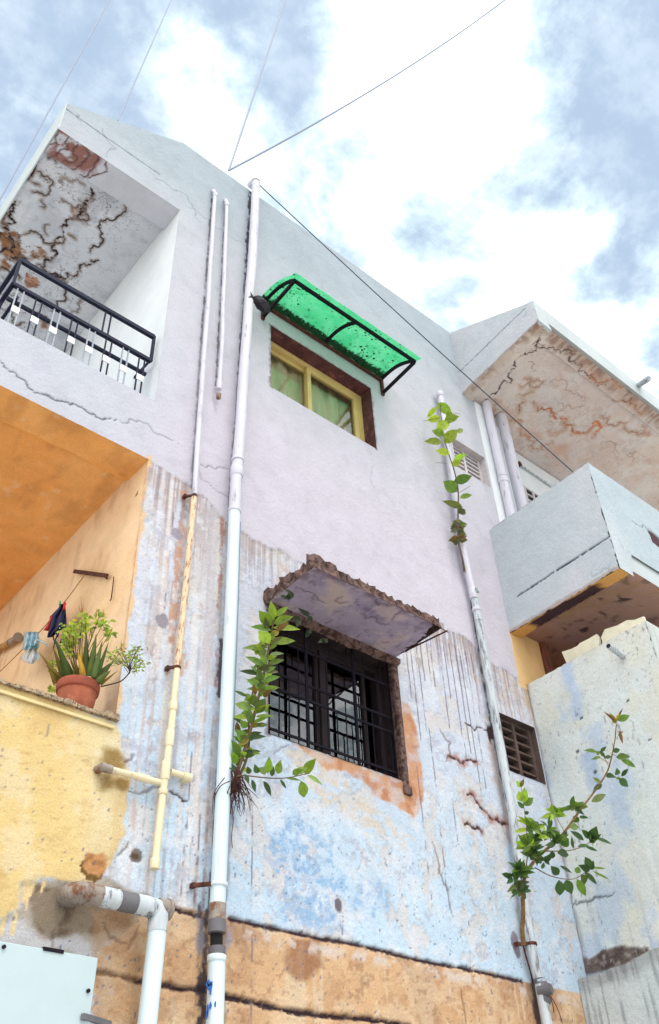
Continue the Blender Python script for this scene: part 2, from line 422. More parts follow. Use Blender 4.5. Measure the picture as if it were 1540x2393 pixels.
M_jaliw = mat('white_cast_ventilator', lin(216, 208, 210, .8), .9, .1, 14, bump=.3)

def simple_glass(name, tintc, refl):
    m = bpy.data.materials.new(name); m.use_nodes = True; t = NT(m.node_tree); out = t.n['Material Output']; t.n.remove(t.n['Principled BSDF'])
    tr = t.new('ShaderNodeBsdfTransparent'); tr.inputs[0].default_value = (*tintc, 1)
    gl = t.new('ShaderNodeBsdfGlossy'); gl.inputs['Roughness'].default_value = .02
    tc = t.new('ShaderNodeTexCoord').outputs['Object']
    b = t.new('ShaderNodeBump'); b.inputs['Strength'].default_value = .08; b.inputs['Distance'].default_value = .02
    t.link(t.noise(tc, 5, 2), b.inputs['Height']); t.link(b.outputs[0], gl.inputs['Normal'])
    fr = t.new('ShaderNodeFresnel'); fr.inputs[0].default_value = 1.5
    f = t.math('ADD', t.math('MULTIPLY', fr.outputs[0], 1.4), refl, True)
    ms = t.new('ShaderNodeMixShader'); t.link(f, ms.inputs[0]); t.link(tr.outputs[0], ms.inputs[1]); t.link(gl.outputs[0], ms.inputs[2])
    t.link(ms.outputs[0], out.inputs[0]); return m
M_glass = simple_glass('window_glass', (.92, .95, .95), .06)
M_glassdark = simple_glass('dim_window_glass', (.30, .32, .36), .10)

def awning_mat():
    m = bpy.data.materials.new('green_translucent_sheet'); m.use_nodes = True; t = NT(m.node_tree); out = t.n['Material Output']; bs = t.n['Principled BSDF']
    tc = t.new('ShaderNodeTexCoord').outputs['Object']
    vo = t.new('ShaderNodeTexVoronoi'); vo.inputs['Scale'].default_value = 19; t.link(tc, vo.inputs['Vector'])
    vo2 = t.new('ShaderNodeTexVoronoi'); vo2.inputs['Scale'].default_value = 46; t.link(tc, vo2.inputs['Vector'])
    den = t.noise(tc, 4.5, 3)
    thr = t.ramp(den, .30, .62, .06, .36)
    a = t.math('LESS_THAN', t.math('ADD', vo.outputs['Distance'], t.math('MULTIPLY', t.noise(tc, 60, 3), .25)), thr)
    thr2 = t.ramp(den, .30, .62, .12, .34)
    b = t.math('LESS_THAN', t.math('ADD', vo2.outputs['Distance'], t.math('MULTIPLY', t.noise(tc, 90, 3), .2)), thr2)
    sx = t.new('ShaderNodeSeparateXYZ'); t.link(tc, sx.inputs[0])
    edge = t.ramp(t.math('ADD', sx.outputs[1], t.math('MULTIPLY', t.noise(tc, 34, 6, .75), .16)), .190, .215)   # debris along the wall side
    dirt = t.math('MAXIMUM', t.math('MAXIMUM', a, b), edge)
    g = t.mix(t.ramp(t.noise(tc, 6), .3, .7), lin(70, 200, 134, .80), lin(108, 214, 156, .84))
    g = t.mix(dirt, g, (.008, .03, .012))
    t.link(g, bs.inputs['Base Color']); bs.inputs['Roughness'].default_value = .25
    tr = t.new('ShaderNodeBsdfTranslucent'); t.link(g, tr.inputs[0])
    tp = t.new('ShaderNodeBsdfTransparent'); t.link(g, tp.inputs[0])
    m1_ = t.new('ShaderNodeMixShader'); m1_.inputs[0].default_value = .28; t.link(tr.outputs[0], m1_.inputs[1]); t.link(tp.outputs[0], m1_.inputs[2])
    m2_ = t.new('ShaderNodeMixShader'); m2_.inputs[0].default_value = .86; t.link(bs.outputs[0], m2_.inputs[1]); t.link(m1_.outputs[0], m2_.inputs[2])
    t.link(m2_.outputs[0], out.inputs[0]); return m
M_awn = awning_mat()

# ================================================================== ground
g = MB(); g.add([(-2000, -2000, 0), (2000, -2000, 0), (2000, 2000, 0), (-2000, 2000, 0)], [(0, 1, 2, 3)])
o = g.build('ground', mat('pale_street_concrete', lin(214, 208, 200, .82), .95, .12, .6, bump=.3)); o['kind'] = 'structure'

# ================================================================== the main house
house = thing('apartment_building', 'weathered grey and pale blue house front with green awning and recessed corner balconies', 'building', (3.3, 0, 0))
X0, XL, XR = .825, 1.97, 5.66                                    # left corner, edge of the recessed balconies, end of the front
ZT = 9.92
HOLES = [(X0 - 1, XL, 6.36, 8.80), (X0 - 1, XL, 3.94, 5.81), (2.955, 4.10, 7.21, 8.00), (2.95, 4.04, 4.17, 5.06), (5.17, 5.645, 7.63, 8.04), (5.15, 5.56, 4.55, 5.02)]
f2 = lambda *pts: [(q[0], q[2]) for q in (Fp(p) for p in pts)]
L_ = lambda r, g, b: lin(r, g, b, KA)
DARK = L_(58, 50, 58); GRIME = L_(96, 90, 100); RUSTC = L_(176, 112, 84)

def front_paint(U, V):
    big = fbm(U, V, .9, 1); mid = fbm(U, V, 4, 2); fine = fbm(U, V, 26, 4); vfine = fbm(U, V, 70, 6, 3)
    k = ss(8.6, 6.2, V + (big - .5) * 1.2)
    k2 = ss(8.2, 9.6, V + (big - .5) * .8)
    base = L_(204, 206, 214) * (1 - k[..., None]) + L_(213, 207, 219) * k[..., None]
    base = base * (1 - k2[..., None] * (1 - np.array([.76, .85, .86])))
    kx = ss(2.5, 1.6, U + (big - .5) * .5) * ss(7.6, 6.8, V); base = base * (1 - kx[..., None] * (1 - np.array([.92, 1.0, .99])))
    pt = Paint(U, V, (0, 0, 0)); pt.c = base * (.955 + .09 * mid[..., None])
    pt.mul(ss(.60, .74, fbm(U, V, 7, 9)) * .10, L_(190, 190, 200))
    # --- old flaking zone below the repaint line
    line = np.interp(U, [1.9, 2.2, 2.4, 2.62, 2.75, 3.0, 4.2, 4.85, 5.2, 5.7], [5.80, 5.78, 5.72, 5.60, 5.58, 5.56, 5.58, 5.60, 5.46, 5.40])
    wob = (fbm(U, V * .6, 5, 11, 6, .62) - .5) * .16
    old = ss(.012, -.012, V - line - wob)
    lowk = ss(5.4, 3.2, V)
    ob = L_(212, 214, 228) * (1 - lowk[..., None]) + L_(200, 221, 240) * lowk[..., None]
    ob = ob * (.94 + .12 * fbm(U, V, 12, 21)[..., None])
    pt.c = pt.c * (1 - old[..., None]) + ob * old[..., None]; pt.d = pt.d + old * .004
    # flaked scabs, beige undercoat and pale lime
    q = ss(.585, .605, fbm(U, V * .7, 7, 31, 7, .66)) * old; pt.mixin(q * .75, L_(218, 212, 210), .004)
    q = ss(.02, .004, np.abs(fbm(U, V * .7, 7, 31, 7, .66) - .59)) * old; pt.mixin(q * .28, L_(150, 140, 146))
    near = ss(-.75, -.02, V - line) * old
    q = ss(.52, .60, fbm(U, V * .5, 9, 33, 6, .65) * .8 + near * .22) * old * near; pt.mixin(q * .85, L_(212, 198, 192), .003)
    colm = ss(2.72, 2.62, U) * ss(1.98, 2.2, U) * old; lean = U + (V - 4.4) * .0
    for fr, lo, cl, sd2, al in ((38, .56, (222, 214, 214), 401, .7), (60, .60, (190, 160, 150), 403, .55), (110, .62, (140, 122, 126), 405, .45), (26, .60, (236, 226, 220), 407, .6)):
        q = ss(lo, lo + .06, vn(U * fr + .8 * fbm(U, V, 3, sd2), V * 1.3, sd2) * .62 + .38 * fbm(U, V, 14, sd2 + 1)) * colm; pt.mixin(q * al, L_(*cl), .0015)
    q = ss(.69, .74, vfine * .6 + fine * .4) * old; pt.mixin(q * .4, L_(150, 152, 170), .001)
    q = ss(.52, .64, fbm(U, V, 10, 37, 6, .65)) * old; pt.mixin(q * .55, L_(226, 230, 238))
    q = ss(.50, .53, fbm(U, V, 30, 38, 4)) * ss(.55, .65, fbm(U, V, 5, 39)) * old; pt.mixin(q * .5, L_(176, 178, 196), .001)
    # run-down drips under the repaint line
    below = line + wob - V
    for sd2, fr, hi, ln in ((41, 40, .66, .4), (43, 75, .66, .8), (47, 120, .62, .35)):
        lens = ln * (.3 + vn(U * fr, U * 0 + .5, sd2 + 3))
        m = ss(hi, hi + .08, vn(U * fr, V * .7, sd2)) * (below > 0) * ss(lens, lens * .5, below)
        side = np.maximum(ss(3.7, 2.6, U), ss(4.0, 4.3, U))
        pt.mixin(m * (.34 if fr < 50 else .6) * side, L_(160, 142, 146))
    for i, x in enumerate([4.20, 4.25, 4.31, 4.36, 4.43, 4.47, 4.55, 4.62, 4.68, 4.75, 4.80, 4.86, 4.93]):     # long thin black runs
        top = np.interp(x, [2, 5.7], [5.5, 5.45]); lo = top - rnd.uniform(.4, 1.25)
        D, T = segd(U, V, jag([(x, top), (x + rnd.uniform(-.01, .01), lo)], .006, i), .03)
        pt.mixin(ss(.006, .002, D + (fine - .45) * .006) * .85, L_(96, 84, 104), .001)
    # --- blue undercoat showing below the lower window
    for pl, sd2, al in ((((640, 1910), (700, 1880), (780, 1960), (800, 2040), (820, 2100), (760, 2170), (700, 2140), (660, 2060), (620, 2000)), 51, .85),
                        (((830, 2060), (890, 2060), (915, 2100), (870, 2150), (830, 2110)), 53, .7), (((645, 2130), (720, 2120), (800, 2190), (700, 2180)), 55, .7)):
        m = inpoly(U, V, f2(*pl), .11, sd2, 9, .02) * ss(.34, .52, fbm(U, V, 20, sd2 + 4)); m = m * (.35 + .65 * ss(.42, .56, fbm(U, V, 46, sd2 + 6, 4))); pt.mixin(m * al, L_(146, 182, 220), .0015)
    # --- ochre plaster bared around the lower window
    m = inpoly(U, V, f2((690, 1735), (920, 1812), (940, 1640), (958, 1650), (975, 1720), (992, 1800), (985, 1870), (972, 1905), (930, 1890), (880, 1862), (850, 1820), (800, 1800), (750, 1790)), .05, 61, 10, .012)
    pt.mixin(m * (.55 + .45 * ss(.3, .55, fbm(U, V, 14, 63))) * .92, L_(216, 158, 114), .003)
    pt.mixin(m * ss(.5, .66, fbm(U, V, 16, 65)) * .6, L_(190, 124, 82))
    pt.mixin(inpoly(U, V, f2((640, 1720), (760, 1760), (880, 1900), (980, 1960), (940, 2000), (800, 1900), (700, 1800)), .12, 67, 8, .05) * ss(.40, .62, fbm(U, V, 22, 69)) * .65, L_(224, 204, 180))
    # --- the wall end right of the corner pipe: orange inside the lower balcony gap, bright paint elsewhere
    m = ss(5.475, 5.49, U + (fine - .5) * .02) * ss(5.36, 5.38, V) * ss(5.93, 5.91, V); pt.mixin(m, L_(242, 200, 140) * 1.08)
    m = ss(5.49, 5.50, U + (fine - .5) * .05) * ss(5.37, 5.35, V) * ss(4.95, 5.3, V) * ss(.4, .55, vn(U * 70, V * 2, 5)); pt.mixin(m * .8, L_(206, 178, 140))
    # --- earthy plinth band
    zl = 3.105 + (fbm(U, V * 0, 3, 71) - .5) * .03
    pl = ss(.008, -.008, V - zl) * ss(1.95, 2.12, U + (fine - .5) * .3)
    pc = L_(216, 176, 136)
    pt.mixin(pl, pc); pt.mixin(pl * ss(.45, .66, fbm(U, V, 5, 73)) * .5, L_(184, 138, 102)); pt.mixin(pl * ss(.55, .68, fbm(U, V, 9, 75)) * .6, L_(224, 186, 146))
    pt.mixin(pl * ss(.64, .74, vn(U * 40, V * 2.2, 77) * .6 + .4 * fbm(U, V, 12, 76)) * .6, L_(226, 206, 178)); pt.mixin(pl * ss(.52, .66, fbm(U, V, 3.2, 79)) * .6, L_(160, 124, 100)); pt.mixin(pl * ss(.50, .62, fbm(U * .8, V, 6.5, 80, 6, .65)) * .5, L_(232, 204, 170)); pt.mixin(pl * ss(.64, .70, fine) * .4, L_(140, 96, 72), .001)
    m = inpoly(U, V, f2((690, 2190), (745, 2180), (760, 2260), (700, 2290), (670, 2250)), .05, 78, 10, .02); pt.mixin(m * .7, L_(150, 100, 70))
    for (a, b) in (((540, 2145), (1222, 2292)), ((372, 2112), (470, 2140))):
        pt.crack(f2(a, b), .016, L_(66, 48, 54), 81, .012, .02, taper=False)
    pt.mixin(ss(.05, .0, np.abs(V - zl + .055)) * ss(.42, .6, fbm(U, V, 20, 83)) * (U > 2.7) * .8, L_(222, 208, 200))
    for a, b, sd2 in (((220, 2268), (484, 2314), 85), ((520, 2324), (960, 2396), 87)):
        pt.crack(f2(a, b), .019, L_(62, 44, 50), sd2, .016, .02, taper=False)
    pt.crack(f2((1078, 2300), (1090, 2392)), .006, L_(110, 72, 60), 88, .002, .05)
    # --- yellow-washed corner, its mould and the dirty patch under it
    yel = inpoly(U, V, [(0, 4.2)] + f2((277, 1695), (288, 1720), (292, 1770), (300, 1800), (300, 1860), (290, 1930), (270, 1990), (252, 2030), (215, 2062), (110, 2058), (52, 2060), (48, 2120), (0, 2150)) + [(0, 2.9)], .03, 91, 8, .012)
    band = vn(U * 6, V * .5, 93)
    yc = L_(236, 216, 170)[None, None] * (1 - ss(.45, .7, band)[..., None]) + L_(234, 204, 142)[None, None] * ss(.45, .7, band)[..., None]
    pt.c = pt.c * (1 - yel[..., None]) + yc * yel[..., None]; pt.d = pt.d - yel * .004
    pt.mixin(yel * ss(.5, .68, fbm(U * 1.4, V * .5, 3.5, 94, 6, .6)) * .5, L_(214, 176, 118)); pt.mixin(yel * ss(.52, .64, fbm(U, V, 7, 96, 6, .62)) * .35, L_(240, 228, 200)); pt.mixin(yel * ss(.66, .76, fbm(U * .6, V * 1.6, 26, 95)) * .35, L_(190, 150, 90), .002)
    m = inpoly(U, V, f2((0, 2150), (48, 2118), (52, 2062), (110, 2056), (215, 2062), (255, 2050), (300, 2080), (380, 2100), (380, 2140), (330, 2130), (300, 2180), (250, 2200), (222, 2236), (120, 2225), (0, 2205)), .02, 97, 9, .012)
    pt.mixin(m, L_(178, 168, 156), .003)
    m2 = inpoly(U, V, f2((52, 2066), (215, 2066), (300, 2084), (320, 2150), (290, 2170), (215, 2195), (120, 2190), (70, 2150)), .05, 99, 9, .02); pt.mixin(m2 * .85, L_(136, 118, 98), .002)
    pt.mixin(m2 * ss(.5, .66, fbm(U, V, 14, 101)) * .8, L_(102, 80, 66))
    m3 = inpoly(U, V, f2((0, 2165), (60, 2150), (130, 2195), (220, 2200), (222, 2240), (0, 2205)), .05, 103, 10, .02); pt.mixin(m3 * .85, L_(206, 204, 208))
    m4 = inpoly(U, V, f2((215, 2130), (330, 2130), (330, 2392), (222, 2392), (222, 2240)), .05, 104, 8, .02); pt.mixin(m4 * .5, L_(186, 146, 108))
    for i, (x, y, l) in enumerate(((62, 2062, 40), (70, 2062, 60), (80, 2064, 26), (106, 2058, 22), (183, 2062, 24), (200, 2062, 30), (225, 2062, 20), (38, 2130, 50), (12, 2140, 40))):  # yellow paint runs
        a, b = f2((x, y), (x - 6, y + l)); D, T = segd(U, V, [a, b], .03); pt.mixin(ss(.010, .006, D), L_(236, 208, 156))
    for c, rx, ry, sd2 in (((262, 1775), .10, .09, 111), ((252, 1825), .08, .07, 113), ((285, 1830), .06, .05, 114)):     # mould around the short pipe end
        p_ = f2(c)[0]; q = np.hypot((U - p_[0]) / rx, (V - p_[1]) / ry) + (fbm(U, V, 18, sd2) - .5) * .9; pt.mixin(ss(1.0, .35, q) * .85, L_(150, 116, 58))
    p_ = f2((215, 2030))[0]; pt.blob(p_, .05, .05, L_(124, 92, 50), 115, .7, .01, 30)
    p_ = f2((225, 2015))[0]; pt.blob(p_, .06, .05, L_(206, 150, 98), 116, .6, .002, 26)
    # --- bared strips along the pipes
    for a, b, w, c, sd2 in (((432, 1150), (396, 1570), .026, L_(206, 158, 134), 121), ((452, 1165), (420, 1570), .030, L_(204, 172, 156), 123),
                            ((522, 1205), (505, 1600), .020, L_(190, 140, 124), 125), ((488, 1185), (470, 1300), .09, L_(196, 184, 186), 127)):
        D, T = segd(U, V, f2(a, b), .2); m = ss(w, w * .6, D + (fbm(U, V * .35, 16, sd2, 6, .65) - .45) * w * 4.5); pt.mixin(m * .85 * ss(.3, .5, fbm(U, V, 24, sd2 + 1)), c, .002)
    D, T = segd(U, V, f2((500, 1190), (480, 1600)), .2); pt.mixin(ss(.08, .05, D + (fbm(U, V * .35, 20, 129) - .3) * .13) * .7, L_(206, 200, 206))
    # black grime beside the pipes
    for a, b, w, al, sd2 in (((588, 432), (574, 640), .032, .95, 131), ((574, 640), (556, 900), .016, .8, 132), ((556, 900), (533, 1190), .012, .6, 133),
                             ((496, 465), (470, 800), .014, .75, 134), ((470, 800), (448, 1140), .013, .6, 135), ((527, 478), (505, 900), .014, .75, 136),
                             ((520, 1500), (512, 1620), .030, .9, 137), ((510, 1800), (488, 2140), .010, .8, 138), ((545, 1850), (530, 2100), .016, .5, 139),
                             ((1100, 1400), (1150, 1700), .018, .9, 140), ((1150, 1690), (1250, 2200), .028, .9, 141), ((1078, 1270), (1092, 1340), .01, .8, 142),
                             ((482, 2130), (472, 2392), .045, .95, 143), ((528, 2160), (520, 2392), .03, .5, 144), ((1240, 2190), (1262, 2392), .05, .85, 145)):
        D, T = segd(U, V, f2(a, b), .15); m = ss(w, w * .35, D + (fbm(U, V * .5, 30, sd2, 5, .65) - .45) * w * 2.4); pt.mixin(m * al, L_(70, 58, 66), .003)
    m = inpoly(U, V, f2((1135, 1690), (1155, 1690), (1160, 1720), (1150, 1740)), .03, 146, 20, .01); pt.mixin(m, L_(82, 58, 60), .01)
    D, T = segd(U, V, f2((1150, 1745), (1200, 1960)), .2); pt.mixin(ss(.07, .02, D + (fbm(U, V, 14, 147) - .5) * .08) * .6, L_(196, 170, 160))
    m = inpoly(U, V, f2((470, 2130), (484, 2200), (470, 2230), (458, 2190)), .03, 148, 15, .02); pt.mixin(m, L_(150, 146, 160))
    m = inpoly(U, V, f2((532, 2160), (545, 2200), (530, 2230)), .03, 149, 15, .02); pt.mixin(m, L_(160, 158, 172))
    # --- grey cement daubs
    for c, rx, ry, col, sd2 in (((416, 1247), .045, .045, (164, 158, 172), 151), ((381, 1450), .046, .05, (158, 152, 160), 153), ((318, 1999), .035, .038, (120, 110, 106), 155),
                                ((793, 2113), .028, .040, (116, 108, 116), 157), ((1206, 2204), .038, .075, (142, 136, 150), 159), ((1128, 1540), .05, .07, (176, 168, 172), 161), ((980, 1545), .03, .04, (186, 176, 176), 163)):
        pt.blob(f2(c)[0], rx, ry, L_(*col), sd2, .3, .002, 20)
    p_ = f2((318, 1999))[0]; pt.blob(p_, .018, .016, L_(92, 74, 60), 165, .4)
    # --- cracks
    for pl_, w, sd2 in ((((0, 840), (30, 868), (60, 890), (115, 925), (150, 938), (205, 962), (230, 975), (275, 980)), .009, 201), (((275, 980), (310, 980), (360, 1010), (420, 1040)), .004, 203),
                        (((348, 400), (400, 440), (440, 462), (470, 520)), .003, 205), (((430, 480), (520, 535), (600, 600)), .002, 207), (((545, 1190), (460, 1090)), .003, 209),
                        (((470, 1085), (500, 1095), (540, 1100)), .004, 211), (((880, 1085), (884, 1150)), .0012, 213), (((183, 265), (192, 285)), .004, 215), (((240, 300), (250, 370)), .003, 217)):
        pt.crack(f2(*pl_), w, L_(84, 88, 102), sd2, .005)
    pt.crack(f2((152, 252), (373, 407)), .007, L_(96, 116, 124), 221, .006, .01, taper=False)
    for pl_, w, sd2, h in ((((1086, 1690), (1110, 1706), (1148, 1716)), .010, 231, None), (((1052, 1767), (1075, 1780), (1118, 1778)), .012, 233, 1), (((1085, 1850), (1108, 1858), (1130, 1890), (1165, 1912), (1190, 1925)), .014, 235, 1),
                           (((1088, 1925), (1128, 1945)), .013, 237, 1), (((1030, 1700), (1055, 1735), (1040, 1780)), .006, 239, None), (((1010, 1960), (1030, 2040), (1050, 2100), (1060, 2140)), .006, 241, None),
                           (((300, 1960), (290, 1985), (275, 2000)), .006, 243, None), (((290, 1780), (315, 1760)), .006, 245, None), (((395, 1845), (420, 1860), (440, 1872)), .010, 247, None), (((300, 1845), (345, 1850), (385, 1840)), .005, 249, None),
                           (((640, 1760), (660, 1745), (680, 1738)), .004, 251, None), (((240, 2150), (260, 2190), (300, 2200)), .004, 253, None), (((130, 2170), (128, 2215)), .004, 255, None), (((330, 2160), (300, 2220)), .003, 256, None),
                           (((1170, 1800), (1180, 1830)), .006, 257, None), (((365, 1500), (352, 1600)), .002, 258, None)):
        pt.crack(f2(*pl_), w, L_(84, 58, 60), sd2, .006, .22, RUSTC if h else None, .05)
    for a, b, w, sd2 in (((591, 1860), (590, 2140), .004, 261), ((590, 2190), (588, 2392), .004, 262), ((1003, 1700), (1045, 2080), .004, 263), ((1050, 1800), (1080, 2050), .003, 264), ((975, 1790), (1010, 2100), .003, 265), ((410, 1150), (385, 1420), .002, 266), ((440, 1900), (425, 2100), .005, 267), ((470, 1900), (455, 2110), .005, 268), ((455, 1700), (440, 1900), .003, 269)):
        D, T = segd(U, V, jag(f2(a, b), .01, sd2), .05); pt.mixin(ss(w, w * .3, D + (fbm(U, V * .6, 30, sd2) - .5) * w * 3.5) * .8, L_(112, 104, 122), .001)
    # little black specks / flakes in the old zone
    q = ss(.765, .79, fbm(U * 1.3, V * .8, 46, 271, 4)) * old * ss(4.6, 3.3, V); pt.mixin(q * .8, L_(98, 104, 130), .002)
    # ragged dark edge round the openings
    for (a, b, c, d) in HOLES[2:4]:
        dx = np.maximum(np.maximum(a - U, U - b), 0); dz = np.maximum(np.maximum(c - V, V - d), 0); dd = np.hypot(dx, dz)
        pt.mixin(ss(.03, .004, dd + (fbm(U, V, 26, 281) - .4) * .05) * ((U > b - .02) | (V > d - .02) | (U < a + .02)) * .75, L_(112, 84, 84))
    a, b, c, d = HOLES[1]                                        # torn orange edge along the lower balcony jamb
    pt.mixin(ss(.03, .012, (U - XL) + (fbm(U, V, 9, 285) - .42) * .09) * (V < 5.84) * (V > 3.94) * (U > XL - .01), L_(232, 196, 156))
    return pt

def top_z(x): return np.interp(x, [X0, 1.93, XR], [9.24, 9.91, 9.92])
def warp_top(p):
    z = p[..., 2]; k = np.clip((z - 8.8) / (ZT - 8.8), 0, 1)
    p = p.copy(); p[..., 2] = np.where(z > 8.8, 8.8 + k * (top_z(p[..., 0]) - 8.8), z); return p
us = axis(X0, XR, .0095, XL, *[q for h in HOLES for q in h[:2]])
vs = np.concatenate([[0.0, 1.2], axis(2.2, 5.6, .0085, *[q for h in HOLES for q in h[2:] if q < 5.6]), axis(5.612, ZT, .012, *[q for h in HOLES for q in h[2:] if q > 5.62])])
def hole(u, v):
    r = np.zeros(u.shape, bool)
    for (a, b, c, d) in HOLES: r |= (u > a) & (u < b) & (v > c) & (v < d)
    return r
# pixel traces in front_paint are of the straight wall, so the warp at the top keeps the sheet's own heights for its paint
painted('front_wall', (0, 0, 0), (1, 0, 0), (0, 0, 1), us, vs, front_paint, M_plaster, house, hole, (0, -1, 0), warp_top, .0015, True)

# body behind the front
b = MB(); b.box((1.98, .80, 0), (5.65, 6, 9.55)); b.box((X0 + .02, 2.6, 0), (1.98, 6, 8.9)); b.build('core_wall', M_wallgrey, house)
b = MB()                                                         # thickness of the front: parapet, piers, balcony bands
b.prism([(XL, .012, 9.0), (5.65, .012, 9.0), (5.65, .012, 9.905), (XL, .012, 9.895)], (0, .22, 0))
b.prism([(X0 + .012, .012, 8.87), (XL - .002, .012, 8.87), (XL - .002, .012, 9.89), (X0 + .012, .012, 9.225)], (0, .22, 0))
b.build('parapet', M_wallgrey, house)
b = MB(); b.prism([(X0, -.002, 8.82), (X0, 3.0, 8.82), (X0, 3.0, 9.2), (X0, -.002, 9.24)], (.012, 0, 0)); b.build('slab_edge', M_wallgrey, house)
b = MB(); b.box((X0 + .02, .24, 8.9), (XL, 3, 9.1)); b.build('roof_slab', M_wallgrey, house)
# upper recessed balcony: beam, ceiling with its spalled cracks, side wall, floor, parapet band
def soffit_paint(U, V):
    pt = Paint(U, V, L_(226, 228, 236)); pt.c = pt.c * (.9 + .2 * fbm(U, V, 3, 301)[..., None])
    pt.mul(ss(.5, .7, fbm(U, V, 5, 303)) * .25, L_(176, 184, 200))
    s = lambda *pts: [(q[0], q[1]) for q in (P(c1(*p), 'z', 8.86) for p in pts)]
    BR = L_(150, 104, 92); OC = L_(176, 122, 74); DK = L_(56, 42, 44)
    for pl_, col, sd2, al in ((((340, 200), (530, 320), (500, 390), (390, 410), (300, 380), (250, 330)), BR, 311, .85), (((250, 360), (210, 480), (160, 560), (130, 540), (200, 440)), BR, 313, .9),
                              (((110, 650), (60, 760), (0, 860), (0, 780), (60, 690)), BR, 315, .9), (((0, 840), (80, 830), (130, 900), (250, 920), (290, 1000), (200, 1010), (120, 1000), (60, 1080), (0, 1100)), OC, 317, .95),
                              (((430, 680), (540, 660), (520, 780), (440, 760)), OC, 319, .55), (((130, 1080), (230, 1120), (250, 1190), (160, 1180)), L_(190, 118, 60), 321, .8), (((240, 1330), (300, 1370), (290, 1430), (250, 1420)), L_(190, 118, 70), 322, .7)):
        m = inpoly(U, V, s(*pl_), .10, sd2, 6, .02); pt.mixin(m * al * ss(.3, .5, fbm(U, V, 12, sd2 + 2)), col, .006)
        pt.mixin(m * ss(.4, .5, vn(U * 4 + .6 * fbm(U, V, 6, 12), V * 26, 14)) * .5, L_(120, 78, 56), .004); pt.mixin(m * ss(.47, .50, 1 - 2 * np.abs(fbm(U, V, 11, sd2 + 7) - .5) - .48) , DK, .006)
    for pl_, w in ((((560, 570), (560, 650), (510, 690), (420, 770), (390, 880), (330, 930), (320, 1010), (270, 1040), (330, 1110), (400, 1140)), .024), (((770, 690), (735, 745), (640, 780), (630, 860), (580, 930), (555, 970)), .020),
                   (((600, 1020), (540, 1050), (470, 1115), (380, 1135), (300, 1110), (255, 1060)), .022), (((200, 600), (250, 610), (310, 590), (320, 530), (270, 510), (220, 470)), .015), (((255, 650), (280, 690), (250, 690)), .010),
                   (((150, 860), (250, 880), (320, 920), (390, 880)), .018), (((300, 800), (290, 860)), .010), (((100, 650), (60, 730), (20, 820)), .026), (((20, 820), (80, 900), (60, 960), (0, 980)), .03),
                   (((350, 1140), (350, 1270), (330, 1330)), .018), (((500, 1260), (490, 1310), (440, 1340)), .007), (((240, 380), (210, 480), (150, 540)), .020), (((200, 540), (240, 560)), .012), (((70, 1000), (150, 1010), (250, 1050)), .022),
                   (((380, 640), (440, 690), (500, 680)), .007), (((380, 520), (460, 530), (520, 560)), .004), (((0, 1070), (60, 1090), (120, 1140)), .02), (((40, 1330), (100, 1420), (150, 1400)), .014), (((420, 860), (460, 890)), .01), (((520, 700), (530, 780), (480, 770)), .014)):
        pt.crack(s(*pl_), w * .48, DK, int(pl_[0][0] * 7 + pl_[0][1]), .010, .36, L_(160, 142, 130), .03, 4)
    zone = ss(.44, .58, fbm(U, V, 2.2, 333)) * ss(2.1, 1.3, U)
    for sc_, sd2, al in ((5, 335, .9), (9, 337, .75), (16, 339, .5)):
        rg = np.abs(fbm(U, V, sc_, sd2, 5, .6) - .5); pt.mixin(ss(.012, .004, rg) * zone * al, L_(84, 66, 66), .004)
    rg = np.abs(fbm(U, V, 4, 340, 6, .6) - .5); pt.mixin(ss(.007, .002, rg) * .45, L_(130, 124, 132), .002)
    q = ss(.68, .73, fbm(U, V, 18, 331)) * ss(1.7, .8, U) * ss(.4, .55, fbm(U, V, 3, 332)); pt.mixin(q * .8, L_(104, 84, 82), .004)
    return pt
painted('balcony_ceiling', (0, 0, 8.86), (1, 0, 0), (0, 1, 0), axis(X0 + .012, XL, .0065), axis(.25, 2.7, .0065), soffit_paint, M_soffit, house, None, (0, 0, -1), None, .003)
def beam_paint(U, V):
    pt = Paint(U, V, L_(212, 214, 224)); pt.c = pt.c * (.92 + .16 * fbm(U, V, 5, 341)[..., None])
    m = inpoly(U, V, [(.83, 0), (1.25, 0), (1.2, .2), (1.0, .25), (.83, .25)], .08, 343, 7, .03); pt.mixin(m * ss(.35, .5, fbm(U, V, 14, 345)), L_(156, 112, 104), .004)
    for k in range(6):
        x = .84 + k * .08; pt.crack([(x, 0), (x + .05, .12), (x - .02, .25)], .01, L_(110, 74, 76), 350 + k, .005, .3)
    return pt
painted('balcony_beam', (0, 0, 8.80), (1, 0, 0), (0, 1, 0), axis(X0 + .012, XL, .011), axis(0, .25, .011), beam_paint, M_soffit, house, None, (0, 0, -1))
b = MB(); b.add([(X0 + .012, .25, 8.80), (XL, .25, 8.80), (XL, .25, 8.87), (X0 + .012, .25, 8.87)], [(0, 1, 2, 3)]); b.build('beam_side', M_wallgrey, house)
b = MB(); b.box((XL + .001, .005, 6.3), (XL + .011, 2.7, 8.865)); b.build('balcony_side_wall', M_white, house)
b = MB(); b.box((X0 + .02, 2.58, 6.0), (XL, 2.6, 8.87)); b.build('balcony_back_wall', M_white, house)
b = MB(); b.box((X0 + .01, .025, 5.87), (XL - .002, .16, 6.355)); b.box((X0 + .01, .16, 5.87), (X0 + .15, 2.6, 6.36)); b.box((X0 + .15, .16, 5.88), (XL, 2.6, 6.0)); b.build('balcony_parapet', M_wallgrey, house)
